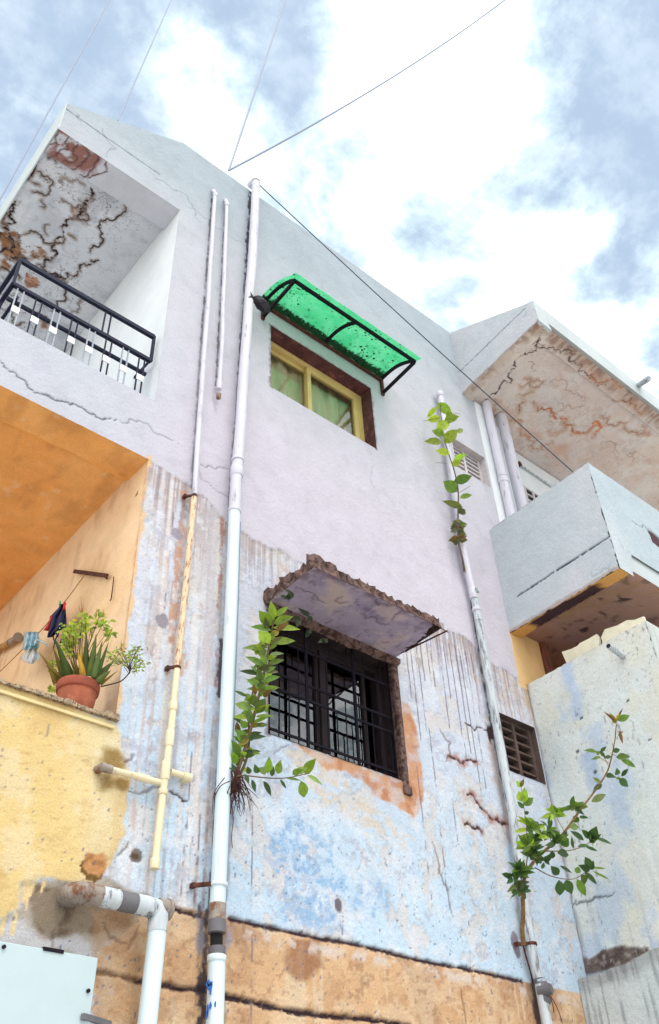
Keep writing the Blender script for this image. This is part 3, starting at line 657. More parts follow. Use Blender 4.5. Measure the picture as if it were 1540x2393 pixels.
# lower recessed balcony, limewashed orange
def orange_paint(c0, c1_, sd):
    def fn(U, V):
        k = ss(.35, .65, fbm(U, V, 1.6, sd)); pt = Paint(U, V, (0, 0, 0)); pt.c = lin(*c0, .92) * (1 - k[..., None]) + lin(*c1_, .92) * k[..., None]
        pt.c = pt.c * (.93 + .14 * fbm(U * 1.0, V * 3.0, 6, sd + 1)[..., None])
        pt.mul(ss(.54, .7, fbm(U, V, 3, sd + 2)) * .35, np.array([.86, .80, .72])); pt.mixin(ss(.66, .74, fbm(U, V, 12, sd + 3)) * .35, lin(244, 214, 176, .9))
        pt.mixin(ss(.55, .75, fbm(U, V * .4, 9, sd + 4)) * .25, lin(170, 112, 70, .85))
        return pt
    return fn
def side_wear_shadow(U, V):
    pt = orange_paint((240, 204, 160), (244, 212, 174), 361)(U, V); s = lambda *pts: [(q[1], q[2]) for q in (P(c2(*p), 'x', XL) for p in pts)]
    pt.mixin(ss(.5, .1, V - 3.93 + (fbm(U, V, 3, 363) - .5) * .5) * .35, lin(214, 196, 176, .85)); pt.crack(s((842, 706), (830, 740)), .012, lin(110, 64, 44, .8), 365, .003)
    m = inpoly(U, V, s((650, 1900), (720, 1850), (735, 2080), (640, 2060)), .02, 367, 9, .03); pt.mixin(m * .35, lin(140, 110, 104, .8))  # soft shadow of the pot painted on the wall to its right
    pt.mixin(ss(.04, .005, U - .01 + (fbm(U, V, 12, 369) - .4) * .06) * .7, lin(206, 150, 110, .85)); return pt
painted('balcony_side_wall', (XL + .004, 0, 0), (0, 1, 0), (0, 0, 1), axis(.006, 2.6, .014), axis(3.9, 5.85, .013), side_wear_shadow, M_soffit, house, None, (-1, 0, 0))
painted('balcony_ceiling', (0, 0, 5.845), (1, 0, 0), (0, 1, 0), axis(X0 + .005, XL + .004, .014), axis(.25, 2.7, .016), orange_paint((246, 186, 118), (238, 170, 100), 371), M_soffit, house, None, (0, 0, -1))  # ceiling and beam: dimmer light painted in as a deeper orange than the wall
painted('balcony_beam', (0, 0, 5.812), (1, 0, 0), (0, 1, 0), axis(X0 + .005, XL + .004, .014), axis(.001, .25, .014), orange_paint((246, 186, 118), (238, 172, 102), 381), M_soffit, house, None, (0, 0, -1))
b = MB(); b.box((X0 + .005, .2505, 5.8125), (XL, .262, 5.85)); b.box((X0 + .01, .262, 5.86), (XL, 2.7, 5.868)); b.box((X0 + .01, .01, 5.83), (XL - .004, .25, 5.868)); b.build('beam_side', M_orangeceil, house)
b = MB(); b.box((X0 + .02, 2.58, 3.0), (XL, 2.6, 5.86)); b.build('balcony_back_wall', M_orangewall, house)
b = MB(); b.box((X0 + .01, .035, 2.9), (XL - .002, .2, 3.93)); b.box((X0 + .01, .2, 2.9), (XL, 2.6, 3.1)); b.box((X0 + .01, .2, 3.1), (X0 + .15, 2.6, 3.93)); b.build('balcony_parapet', mat('yellow_limewash', lin(236, 208, 146, KA), .9, .08, 4, bump=.3), house)
b = MB()                                                         # crumbling mortar cap on the lower parapet
n = 260; rr = random.Random(3)
for i in range(n):
    x = X0 + (XL + .01 - X0) * i / n; nz_ = float(fbm(np.array([x]), np.array([.3]), 9, 5, 5, .65)[0]); h = .004 + .030 * max(nz_ - .2, 0) + (.012 if i > 240 else 0) + .003 * rr.random(); d = .012 * nz_ + .002 * rr.random()
    b.box((x, -.012 - d, 3.938 - .006 * rr.random()), (x + (XL - X0) / n + .004 * rr.random(), .19, 3.94 + h))
b.build('parapet_cap', mat('crumbling_mortar', lin(196, 172, 142, .8), .95, .3, 30, lin(92, 72, 62, .8), (.5, .62), .8, 70), house)
b = MB(); b.box((X0, -.016, 3.885), (XL - .01, -.003, 3.90)); b.build('parapet_ledge', mat('yellow_ledge', lin(236, 214, 160, KA), .9, .08, 8, bump=.3), house)

# --- window and ventilator recesses
def recess(name, h, depth, m, t_=.02, back=True):
    a, b_, c, d = h; q = MB()
    q.add([(a, 0, c), (a, depth, c), (a, depth, d), (a, 0, d)], [(0, 1, 2, 3)]); q.add([(b_, 0, c), (b_, depth, c), (b_, depth, d), (b_, 0, d)], [(3, 2, 1, 0)])
    q.add([(a, 0, d), (b_, 0, d), (b_, depth, d), (a, depth, d)], [(3, 2, 1, 0)]); q.add([(a, 0, c), (b_, 0, c), (b_, depth, c), (a, depth, c)], [(0, 1, 2, 3)])
    return q.build(name, m, house)
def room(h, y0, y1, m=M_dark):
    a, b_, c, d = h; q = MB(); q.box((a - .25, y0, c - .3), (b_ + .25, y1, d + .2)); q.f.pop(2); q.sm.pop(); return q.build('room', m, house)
hU, hL = HOLES[2], HOLES[3]
recess('window_reveal', hU, .17, M_reveal); recess('window_reveal', hL, .20, mat('dark_grimy_reveal', lin(66, 48, 52, .55), .9, .3, 9, lin(52, 38, 42, .6), (.42, .6), .4))
room(hU, .26, .78); room(hL, .27, .78)
# upper window: beige sliding sashes, curtain behind
w = MB(); a, b_, c, d = hU; y = .13
w.box((a, y, d - .05), (b_, y + .07, d)); w.box((a, y, c), (b_, y + .07, c + .04)); w.box((a, y, c + .04), (a + .04, y + .07, d - .05)); w.box((b_ - .05, y, c + .04), (b_, y + .07, d - .05))
win = w.build('window', M_frame, house, bevel=.004)
xm = (a + b_) / 2 - .055
s1 = MB(); s1.box((a + .04, y + .042, d - .085), (xm, y + .066, d - .05)); s1.box((a + .04, y + .042, c + .04), (xm, y + .066, c + .075)); s1.box((a + .04, y + .042, c + .075), (a + .07, y + .066, d - .085)); s1.box((xm - .01, y + .042, c + .075), (xm + .02, y + .066, d - .085)); s1.build('sash', M_frame, win, bevel=.003)
s2 = MB(); s2.box((xm - .02, y - .002, d - .10), (b_ - .055, y + .034, d - .052)); s2.box((xm - .02, y - .002, c + .041), (b_ - .055, y + .034, c + .08)); s2.box((xm - .02, y - .002, c + .08), (xm + .022, y + .034, d - .10)); s2.box((b_ - .105, y - .002, c + .08), (b_ - .055, y + .034, d - .10)); s2.build('sash', M_frame, win, bevel=.003)
p1 = MB(); p1.add([(a + .07, y + .054, c + .07), (xm, y + .054, c + .07), (xm, y + .054, d - .08), (a + .07, y + .054, d - .08)], [(0, 1, 2, 3)]); p1.build('pane', M_glass, win)
p2 = MB(); p2.add([(xm + .02, y + .016, c + .07), (b_ - .10, y + .016, c + .07), (b_ - .10, y + .016, d - .09), (xm + .02, y + .016, d - .09)], [(0, 1, 2, 3)]); p2.build('pane', M_glass, win)
cu = MB(); nx, nz = 70, 8; vs_ = []; fs_ = []
for j in range(nz + 1):
    for i in range(nx + 1):
        xx = a - .04 + (b_ + .06 - a) * i / nx; zz = c - .05 + (d - c + .1) * j / nz
        vs_.append((xx, .245 + .018 * math.sin(i * .55 + .4 * math.sin(j)) + .008 * math.sin(i * 1.3), zz))
for j in range(nz):
    for i in range(nx):
        k = j * (nx + 1) + i; fs_.append((k, k + 1, k + nx + 2, k + nx + 1))
cu.add(vs_, fs_, True); cu.build('curtain', M_curtain, house)
# lower window: dark wooden casements behind an iron grille
w = MB(); a, b_, c, d = hL; y = .13
w.box((a, y, d - .05), (b_, y + .07, d)); w.box((a, y, c), (b_, y + .07, c + .05)); w.box((a, y, c + .05), (a + .045, y + .07, d - .05)); w.box((b_ - .05, y, c + .05), (b_, y + .07, d - .05))
xm1, xm2 = a + (b_ - a) * .50, a + (b_ - a) * .86
w.box((xm1 - .022, y, c + .05), (xm1 + .022, y + .07, d - .05))
winL = w.build('window', M_wood, house, bevel=.004)
for (x0, x1) in ((a + .045, xm1 - .03), (xm1 + .03, xm2)):
    s_ = MB(); z0, z1 = c + .05, d - .05
    for q in (((x0, z0), (x0 + .024, z1)), ((x1 - .024, z0), (x1, z1)), ((x0 + .024, z0), (x1 - .024, z0 + .035)), ((x0 + .024, z1 - .03), (x1 - .024, z1))):
        s_.box((q[0][0], y + .012, q[0][1]), (q[1][0], y + .05, q[1][1]))
    sa = s_.build('casement', M_wood, winL)
    g_ = MB(); g_.add([(x0 + .03, y + .03, z0 + .03), (x1 - .03, y + .03, z0 + .03), (x1 - .03, y + .03, z1 - .03), (x0 + .03, y + .03, z1 - .03)], [(0, 1, 2, 3)]); g_.build('pane', M_glassdark, winL)
gr = MB(); yg = .055; H = d - c; Wd = b_ - a
zs = [c + .07, c + H * .40, c + H * .52, c + H * .80]
for z in zs: gr.bar((a, yg, z), (b_, yg, z), .010, .016)
for fx in (.0, .30, .68, .985): gr.bar((a + Wd * fx + .012, yg - .004, c), (a + Wd * fx + .012, yg - .004, d), .018, .012)
for k in range(14):
    x = a + Wd * (k + .6) / 14.0
    if k % 3 == 0: z0, z1 = zs[0], zs[3]
    elif k % 3 == 1: z0, z1 = zs[0], zs[1]
    else: z0, z1 = zs[0] - .05, zs[2]
    gr.tube([(x, yg + .004, z0), (x, yg + .004, z1)], .0042, 8)
for k in range(7): x = a + Wd * (k + .5) / 7.0; gr.tube([(x, yg + .004, zs[3]), (x, yg + .004, d - .01)], .0042, 8)
gr.build('grille', M_iron, house)
jm = MB(); jm.box((hL[1] - .005, .002, hL[2] - .06), (hL[1] + .05, .06, hL[3] + .03)); jm.box((hL[1] - .01, -.012, hL[2] - .09), (hL[1] + .055, .05, hL[2] - .03)); jm.build('broken_jamb', M_concrete, house, bevel=.006)

# --- ventilator blocks
def ventilator(h, m, rows, y, cols=2, bw=.03):
    a, b_, c, d = h; recess('ventilator_recess', h, .2, m); q = MB(); q.box((a, .20, c), (b_, .21, d)); q.build('ventilator_back', M_dark, house)
    q = MB(); ww = (b_ - a) / cols
    for k in range(cols + 1): x = min(max(a + k * ww, a + bw / 2), b_ - bw / 2); q.box((x - bw / 2, y, c), (x + bw / 2, y + .06, d))
    hh = (d - c) / rows
    for j in range(rows + 1):
        z = min(max(c + j * hh, c + .012), d - .012)
        for k in range(cols):
            xa = a + k * ww + bw / 2 + (0 if k else bw / 2); xb = a + (k + 1) * ww - bw / 2 - (0 if k < cols - 1 else bw / 2)
            q.bar(((xa), y + .03, z), ((xb), y + .03, z), .05, .018)
    return q.build('ventilator', m, house)
ventilator(HOLES[4], M_jaliw, 7, .07); ventilator(HOLES[5], M_jali, 6, .05)

# --- broken concrete sunshade over the lower window
def shade_paint(U, V):
    pt = Paint(U, V, L_(178, 164, 186)); pt.c = pt.c * (.86 + .28 * fbm(U, V, 6, 401)[..., None])
    pt.mixin(ss(.45, .62, fbm(U, V, 4, 403)) * .6, L_(140, 126, 160)); pt.mixin(ss(.55, .66, fbm(U, V, 7, 405)) * .7, L_(206, 184, 186)); pt.mixin(ss(.62, .7, fbm(U * 1.5, V, 22, 406)) * .5, L_(110, 92, 116)); pt.mixin(ss(.04, .0, np.abs(fbm(U, V, 5, 408) - .5)) * .35, L_(214, 196, 204))
    s = lambda *pts: [(q[0], q[1]) for q in (P(c6(*p), 'z', 5.05) for p in pts)]
    m = inpoly(U, V, s((690, 260), (830, 330), (830, 400), (720, 470), (700, 350)), .06, 407, 9, .03); pt.mixin(m * .8, L_(206, 186, 178))
    for pl_, w in ((((800, 370), (760, 400), (830, 410)), .005), (((1000, 390), (1010, 430)), .007), (((1060, 545), (1000, 500), (900, 470)), .006), (((1130, 470), (1080, 510)), .008), (((540, 330), (640, 360), (700, 420)), .005)):
        pt.crack(s(*pl_), w, L_(92, 72, 82), int(pl_[0][0]), .004, .3)
    for ed_ in (ss(-.10, .0, V), ss(.10, .0, U - SL), ss(.07, 0, V - SF)): pt.mixin(ed_ * ss(.42, .58, fbm(U, V, 13, 410)) * .7, L_(112, 88, 96), .003)
    edge = ss(-.06, .0, V); pt.mixin(edge * ss(.4, .55, fbm(U, V, 16, 409)) * .8, L_(84, 60, 64), .004)
    return pt
zc_ = 5.065
SL, SR, SF = 2.915, 4.105, -.50
def shade_hole(u, v): return (v < -.10) & (u > 4.02 - (-.10 - v) * .12 + (fbm(u, v, 20, 411) - .5) * .1) | ((u > 3.98) & (v < SF + .06)) | (u > 4.03)
chaj = thing('window_hood', 'crumbling concrete hood with bare rusty rods over the dark barred window', 'window hood', (3.5, -.2, 5.1))
painted('underside', (0, 0, zc_), (1, 0, 0), (0, 1, 0), axis(SL, SR, .011), axis(SF, 0, .011), shade_paint, M_soffit, chaj, shade_hole, (0, 0, -1), None, .004)
b = MB(); rr = random.Random(11); nx, ny = 46, 18                  # lumpy broken slab above the smooth underside
top = {}
for i in range(nx + 1):
    for j in range(ny + 1):
        x = SL + (4.03 - SL) * i / nx; yy = SF + (0 - SF) * j / ny
        e = min(i, nx - i, j) ; th = .06 + .05 * (j / ny) + .05 * (float(fbm(np.array([x * 1.0]), np.array([yy * 1.0]), 9, 415)[0]) - .4) + (rr.random() - .3) * (.04 if e < 2 else .02) + (.05 if (i < 8 and j < 3) else 0) * rr.random()
        if e == 0: x += (rr.random() - .5) * .03; yy += (rr.random() - .3) * .025 * (j == 0)
        top[i, j] = (x, yy, zc_ + th)
vs_ = []; idx = {}
for i in range(nx + 1):
    for j in range(ny + 1): idx[i, j] = len(vs_); vs_.append(top[i, j])
fs_ = [(idx[i, j], idx[i + 1, j], idx[i + 1, j + 1], idx[i, j + 1]) for i in range(nx) for j in range(ny)]
ring = [(i, 0) for i in range(nx + 1)] + [(nx, j) for j in range(1, ny + 1)]
ring2 = [(0, j) for j in range(ny, -1, -1)]
for rg in (ring, ring2):
    for lvl in range(2):
        pass
    prev = None
    for (i, j) in rg:
        x, yy, z = top[i, j]; m_ = len(vs_); cx_ = (rr.random() - .5) * .022; cy_ = (rr.random() - .3) * .02
        vs_.append((x + cx_, yy + cy_, zc_ + .035 + rr.random() * .01)); vs_.append((min(max(SL + (4.03 - SL) * i / nx, SL), 4.03), SF + (0 - SF) * j / ny, zc_ + .003))
        if prev is not None:
            pi, pm = prev; fs_.append((pi, pm, m_, idx[i, j])); fs_.append((pm, pm + 1, m_ + 1, m_))
        prev = (idx[i, j], m_)
b.add(vs_, fs_); b.build('broken_slab', M_concrete, chaj)
q = MB(); rr = random.Random(17); npt = 60                         # torn plaster edge hanging where the hood meets the wall
up_ = [np.array([SL + .01 + (4.06 - SL) * k / npt, -.05, zc_ - .001]) for k in range(npt + 1)]
dn_ = [p_ + np.array([0, rr.uniform(-.006, .006), -.012 - .035 * float(fbm(np.array([p_[0]]), np.array([.1]), 9, 419, 5, .7)[0])]) for p_ in up_]
bk_ = [p_ + np.array([0, .045, -.012]) for p_ in dn_]
q.add(up_ + dn_ + bk_, [(k, k + 1, npt + 2 + k, npt + 1 + k) for k in range(npt)] + [(npt + 1 + k, npt + 2 + k, 2 * npt + 3 + k, 2 * npt + 2 + k) for k in range(npt)]); q.build('torn_plaster', M_concrete, chaj)
for pts, r_ in (([P(c6(1150, 685), 'z', 5.07), P(c6(1405, 562), 'z', 5.07)], .006), ([P(c6(1280, 490), 'z', 5.09), P(c6(1412, 572), 'z', 5.07)], .003), ([P(c6(1255, 590), 'z', 5.075), P(c6(1330, 500), 'z', 5.08)], .004)):
    q = MB(); q.tube(pts, r_, 8); q.build('rod', M_rust, chaj)
q = MB(); q.prism([P(c6(*p), 'z', 5.085) for p in ((1160, 690), (1180, 610), (1240, 590), (1268, 600), (1225, 650))], (0, 0, .05)); q.build('broken_slab', M_concrete, chaj)

# ================================================================== the adjoining block with projecting balconies (right)
wing = thing('adjoining_building', 'adjoining house block at the right with stacked projecting balconies and cracked roof slab', 'building', (6.5, -.3, 0))
XW, XLo = 5.485, 5.58
side2 = lambda xx, f: (lambda *pts: [(-q[1], q[2]) for q in (P(f(*p), 'x', xx) for p in pts)])
front2 = lambda yy, f: (lambda *pts: [(q[0], q[2]) for q in (P(f(*p), 'y', yy) for p in pts)])
def base_paint(U, V, c1_, c2_, seed):
    k = ss(.3, .7, fbm(U, V, 1.3, seed)); pt = Paint(U, V, (0, 0, 0)); pt.c = L_(*c1_) * (1 - k[..., None]) + L_(*c2_) * k[..., None]
    pt.c = pt.c * (.95 + .1 * fbm(U, V, 6, seed + 1)[..., None]); return pt
# roof slab side
lo_ = lambda u: 8.885 + u * .14 / 1.06
hi_ = lambda u: np.interp(u, [0, .98, 1.085], [9.915, 9.40, 9.36])
def slab_side(U, V):
    Z = lo_(U) + (hi_(U) - lo_(U)) * V; pt = base_paint(U, Z, (196, 206, 212), (208, 210, 216), 501); s = side2(XW, c5)
    pt.X, pt.Y = U, Z
    pt.crack(s((310, 552), (530, 340), (757, 120)), .007, L_(78, 98, 112), 503, .006, .008, taper=False)
    pt.crack(s((700, 215), (735, 175), (775, 150)), .004, L_(90, 96, 110), 505, .004)
    pt.crack(s((225, 292), (250, 400), (285, 560)), .004, L_(150, 150, 160), 507, .003, .1)
    pt.mixin(inpoly(U, Z, s((755, 118), (785, 155), (765, 150)), .01, 509, 20, .006), L_(70, 66, 76), .01)
    ed = ss(.035, .0, Z - lo_(U) - (fbm(U, Z, 24, 511) - .5) * .05); pt.mixin(ed * .6, L_(150, 116, 100))
    return pt
def wslab(p):
    p = p.copy(); u = -p[..., 1]; p[..., 2] = lo_(u) + (hi_(u) - lo_(u)) * p[..., 2]; return p
painted('slab_side', (XW, 0, 0), (0, -1, 0), (0, 0, 1), axis(0, 1.085, .010), np.linspace(0, 1, 66), slab_side, M_plaster, wing, None, (-1, 0, 0), wslab)
a_ = P(c5(885, 305), 'y', -1.085); b2_ = P(c5(877, 242), 'y', -1.085); e_ = P(c5(1535, 742), 'y', -1.085)
b = MB(); zb1, zb2 = 9.028, 9.035 + (a_[2] - 9.02) * 0 + .085
b.prism([(XW + .001, -1.085, zb1), (a_[0], -1.085, zb1 - .005), (a_[0] - .03, -1.085, zb2), (9.5, -1.085, zb2), (9.5, -1.085, 9.36), (XW + .001, -1.085, 9.36)], (0, .10, 0))
b.build('slab_fascia', M_wallgrey, wing)
b = MB(); b.prism([(XW + .012, -1.08, 9.30), (XW + .012, .9, 9.30), (XW + .012, .9, 9.9), (XW + .012, 0, 9.9), (XW + .012, -.97, 9.39)], (.12, 0, 0)); b.box((XW + .14, -.98, 9.2), (9.5, .9, 9.3)); b.build('roof_parapet', M_wallgrey, wing)
def wing_soffit(U, V):
    Y = -V
    pt = base_paint(U, V, (238, 224, 214), (230, 218, 214), 521); s = lambda *pts: [(q[0], -q[1]) for q in (P(c5(*p), 'z', 8.96) for p in pts)]
    OR = L_(210, 172, 150); BR = L_(150, 116, 100); DK = L_(94, 74, 74)
    q = ss(.16, .0, (U - XW) + (fbm(U, V, 9, 523) - .5) * .22); pt.mixin(q * .45, L_(206, 176, 152)); pt.mixin(q * ss(.52, .66, vn(V * 26 + 2 * fbm(U, V, 4, 522), U * 5, 524) * .6 + .4 * fbm(U, V, 18, 520)) * .6, BR, .003)
    q = ss(.90, 1.03, V + (fbm(U, V, 9, 525) - .5) * .16); pt.mixin(q * .55, L_(176, 146, 126)); pt.mixin(q * ss(.46, .62, vn(U * 34 + 2 * fbm(U, V, 4, 528), V * 5, 526) * .6 + .4 * fbm(U, V, 18, 527)) * .7, BR, .004)
    for pl_, w, c, h in ((((470, 710), (560, 640), (640, 540), (740, 460), (800, 380), (850, 320)), .010, DK, None), (((800, 370), (900, 430), (1000, 510), (1090, 570), (1150, 620), (1230, 660)), .007, DK, None),
                         (((960, 470), (1020, 410), (1100, 430)), .006, BR, None), (((690, 640), (800, 650), (830, 620), (720, 600)), .005, BR, OR), (((680, 690), (720, 690), (760, 680)), .009, OR, OR),
                         (((770, 740), (850, 780), (890, 820), (960, 860), (1010, 890), (1060, 930), (1110, 910), (1190, 890)), .014, L_(204, 116, 74), OR), (((1100, 930), (1150, 870), (1190, 900), (1140, 960)), .014, L_(224, 126, 66), OR),
                         (((680, 790), (690, 740), (710, 720)), .010, BR, OR), (((530, 710), (640, 830), (740, 930), (860, 1010)), .007, OR, OR), (((870, 630), (980, 680), (1080, 770)), .004, BR, None), (((1130, 560), (1160, 630), (1280, 660), (1330, 670)), .010, L_(180, 122, 88), OR),
                         (((1280, 750), (1400, 800), (1450, 830)), .007, BR, OR), (((1380, 680), (1450, 740), (1530, 790)), .016, BR, OR), (((920, 740), (1000, 790), (1090, 780)), .005, BR, None), (((1200, 840), (1260, 890), (1360, 940), (1480, 960)), .006, BR, OR),
                         (((1340, 1080), (1400, 1050), (1380, 1110)), .005, BR, None), (((860, 910), (960, 880), (940, 860)), .006, OR, OR), (((820, 980), (880, 960)), .006, OR, OR), (((1180, 1000), (1300, 1060)), .004, BR, None), (((740, 500), (780, 520), (760, 550)), .006, BR, None), (((1450, 900), (1500, 960)), .006, OR, OR)):
        pt.crack(s(*pl_), max(w, .0106) if w > .006 else w, c, int(pl_[0][0] + pl_[0][1] * 3), .006, .40, h, .05, 4)
    for pl_, sd2 in ((((650, 870), (780, 900), (850, 960), (760, 940), (680, 920)), 531), (((880, 1000), (970, 1000), (970, 1060), (910, 1050)), 533), (((540, 700), (620, 760), (680, 860), (600, 800)), 535)):
        m = inpoly(U, V, s(*pl_), .08, sd2, 9, .05); pt.mixin(m * .55, L_(222, 164, 128))
    for sc_, sd2, lo, al, cl in ((3, 541, .52, .5, (226, 178, 150)), (6, 543, .56, .55, (216, 170, 146)), (14, 545, .60, .5, (182, 150, 138))):
        q = ss(lo, lo + .05, fbm(U, V, sc_, sd2, 6, .62)) * ss(.15, .55, U - XW) ; pt.mixin(q * al * .42, L_(*cl), .0015)
    for sc_, sd2, al in ((3.5, 547, .5), (8, 549, .4)):
        rg = np.abs(fbm(U, V, sc_, sd2, 6, .6) - .5); pt.mixin(ss(.008, .002, rg) * ss(.45, .58, fbm(U, V, 2.5, sd2 + 1)) * al, L_(150, 118, 106), .003)
    m = inpoly(U, V, s((1340, 640), (1440, 690), (1540, 760), (1540, 800), (1430, 740), (1360, 700)), .06, 537, 10, .03); pt.mixin(m * .85, L_(138, 104, 96), .006)
    return pt
def wsof(p):
    p = p.copy(); p[..., 2] = np.where(p[..., 1] < 0, 8.885 - p[..., 1] * .14 / 1.06, 8.885) + ((p[..., 0] > XW + .17) & (p[..., 1] > -.9)) * .03; return p
painted('slab_ceiling', (0, .9, 0), (1, 0, 0), (0, -1, 0), axis(XW + .002, 9.3, .010), axis(0, 1.98, .009), lambda U, V: wing_soffit(U, V - .9), M_soffit, wing, None, (0, 0, -1), wsof, .003)
# upper storey behind the balcony
b = MB(); b.box((5.662, -.012, 7.0), (5.80, .9, 8.885)); b.build('pilaster', M_white, wing)
b = MB(); b.box((5.80, .10, 6.9), (6.28, .90, 8.90)); b.box((6.28, .24, 6.0), (9.0, .9, 8.90)); b.build('balcony_wall', M_white, wing)
jx, jz = P(c5(740, 1300), 'y', .23)[[0, 2]]
q = MB()
for k in range(4): q.box((jx - .22 + k * .14, .215, jz - .3), (jx - .19 + k * .14, .24, jz + .08))
for k in range(5): q.box((jx - .22, .218, jz - .3 + k * .09), (jx + .24, .24, jz - .28 + k * .09))
q.build('ventilator', M_jaliw, wing)
q = MB(); q.box((jx - .22, .23, jz - .3), (jx + .24, .239, jz + .08)); q.build('ventilator_back', M_dark, wing)
# upper balcony box
def box_side(U, V):
    pt = base_paint(U, V, (200, 210, 216), (212, 214, 220), 551); s = side2(XW, c5)
    pt.crack(s((670, 1925), (950, 1740), (1110, 1640), (1242, 1555)), .010, L_(70, 84, 98), 553, .010, .012, taper=False)
    for k in range(22):
        p0 = s((690 + k * 25, 1912 - k * 16.2))[0]; pt.blob(p0, .012 + .01 * rnd.random(), .007, L_(70, 84, 98), 560 + k, .5, .006)
    pt.mixin(ss(.03, .01, V - 5.885 + (fbm(U, V, 16, 555) - .5) * .03) * .6, L_(170, 136, 120))
    pt.mixin(ss(.03, .005, 7.02 - V + (fbm(U, V, 20, 557) - .5) * .03) * ss(.45, .6, fbm(U, V, 14, 558)) * .6, L_(140, 122, 124))
    pt.crack(s((1110, 1780), (1160, 1790), (1230, 1760), (1250, 1720)), .003, L_(130, 136, 150), 559, .003)
    return pt
painted('balcony_side', (XW, 0, 0), (0, -1, 0), (0, 0, 1), axis(0, 1.13, .010), axis(5.87, 7.01, .010), box_side, M_plaster, wing, None, (-1, 0, 0), chip=.007)
n1 = front2(-1.13, c5)((1408, 1792), (1370, 1672), (1535, 1775))
def box_front(U, V):
    pt = base_paint(U, V, (190, 204, 212), (204, 212, 218), 571); s = front2(-1.13, c5)
    m = inpoly(U, V, s((1468, 1515), (1500, 1530), (1545, 1570), (1560, 1640), (1500, 1590), (1485, 1550)), .012, 573, 12, .008); pt.mixin(m, L_(92, 62, 70), .012)
    pt.crack(s((1370, 1462), (1420, 1495), (1475, 1515)), .006, L_(120, 120, 130), 575, .004)
    pt.crack(s((1290, 1575), (1310, 1610), (1320, 1640)), .004, L_(130, 130, 140), 577, .004)
    return pt
painted('balcony_front', (0, -1.13, 0), (1, 0, 0), (0, 0, 1), axis(XW, 9.0, .014), axis(5.80, 7.01, .012), box_front, M_plaster, wing,
        lambda u, v: ((u > n1[0][0] - .03 * (n1[1][1] - v) / .1) & (v < n1[1][1])) | (v < 5.875 - .02 * (u - XW)), (0, -1, 0))
b = MB(); b.box((XW + .026, -1.10, 5.93), (XW + .10, -.006, 7.0)); b.box((XW + .10, -1.10, n1[1][1] + .02), (9, -1.03, 7.005)); b.build('balcony_parapet', M_wallgrey, wing)
def under_paint(U, V):
    pt = base_paint(U, V, (196, 156, 138), (178, 138, 130), 581); s = lambda *pts: [(q[0], -q[1]) for q in (P(cB(*p), 'z', 5.93) for p in pts)]
    pt.mixin(ss(.5, .66, fbm(U, V, 2.4, 583)) * .5, L_(176, 140, 92)); pt.mixin(ss(.30, -.2, V + (fbm(U, V, 4, 585) - .5) * .3) * .7, L_(186, 112, 62))
    for pl_, sd2 in ((((1130, 610), (1190, 640), (1270, 650), (1200, 680), (1080, 690), (1170, 660)), 587), (((750, 950), (850, 920), (830, 970), (790, 990)), 589), (((1350, 710), (1390, 720), (1370, 725)), 591), (((930, 780), (1000, 800), (1050, 840), (980, 810)), 593), (((600, 930), (640, 950), (620, 970)), 595), (((930, 650), (1000, 640), (980, 670)), 597)):
        m = inpoly(U, V, s(*pl_), .03, sd2, 14, .012); pt.mixin(m * .9, L_(78, 56, 52), .008)
    pt.mixin(ss(.62, .7, fbm(U, V, 10, 599)) * .5, L_(104, 80, 76), .004)
    # raw spalled band along the beam
    pt.mixin(ss(.11, .05, (U - XW - .10) + (fbm(U, V, 7, 601) - .5) * .12) * (V < 1.0) * (V > .05), L_(78, 58, 64), .012)
    return pt
painted('balcony_underside', (0, .36, 5.94), (1, 0, 0), (0, -1, 0), axis(XW + .09, 9.0, .013), axis(0, 1.48, .012), lambda U, V: under_paint(U, V - .36), M_soffit, wing, None, (0, 0, -1), None, .004)
def beam_un(U, V):
    pt = Paint(U, V, L_(236, 176, 100)); s = lambda *pts: [(q[0], -q[1]) for q in (P(cB(*p), 'z', 5.88) for p in pts)]
    m = ss(.012, .03, (U - XW) + (fbm(V, U, 6, 611) - .5) * .05 - .035 * (np.abs(V - .5) > .42)) * ss(.14, .22, V + (fbm(U, V, 12, 613) - .5) * .1) * ss(.93, .85, V + (fbm(U, V, 12, 615) - .5) * .08)
    pt.mixin(m, L_(80, 58, 62), -.0); pt.d = pt.d + m * .016
    pt.crack([(XW, .80), (XW + .04, .84), (XW + .10, .86)], .006, L_(150, 90, 60), 617, .004)
    return pt
painted('balcony_beam', (0, 0, 5.872), (1, 0, 0), (0, -1, 0), axis(XW + .003, XW + .13, .007), axis(0.002, 1.125, .008), beam_un, M_soffit, wing, None, (0, 0, -1), None, .003)
b = MB(); b.add([(XW + .13, -.002, 5.875), (XW + .13, -1.12, 5.875), (XW + .13, -1.12, 5.95), (XW + .13, -.002, 5.95)], [(0, 1, 2, 3)]); b.build('beam_side', M_concrete, wing)
b = MB(); b.box((XW + .14, -1.112, 5.955), (9, -1.03, n1[1][1] + .03)); b.box((XW + .1, -1.03, 5.97), (9, .24, 6.05)); b.build('balcony_floor', M_wallgrey, wing)
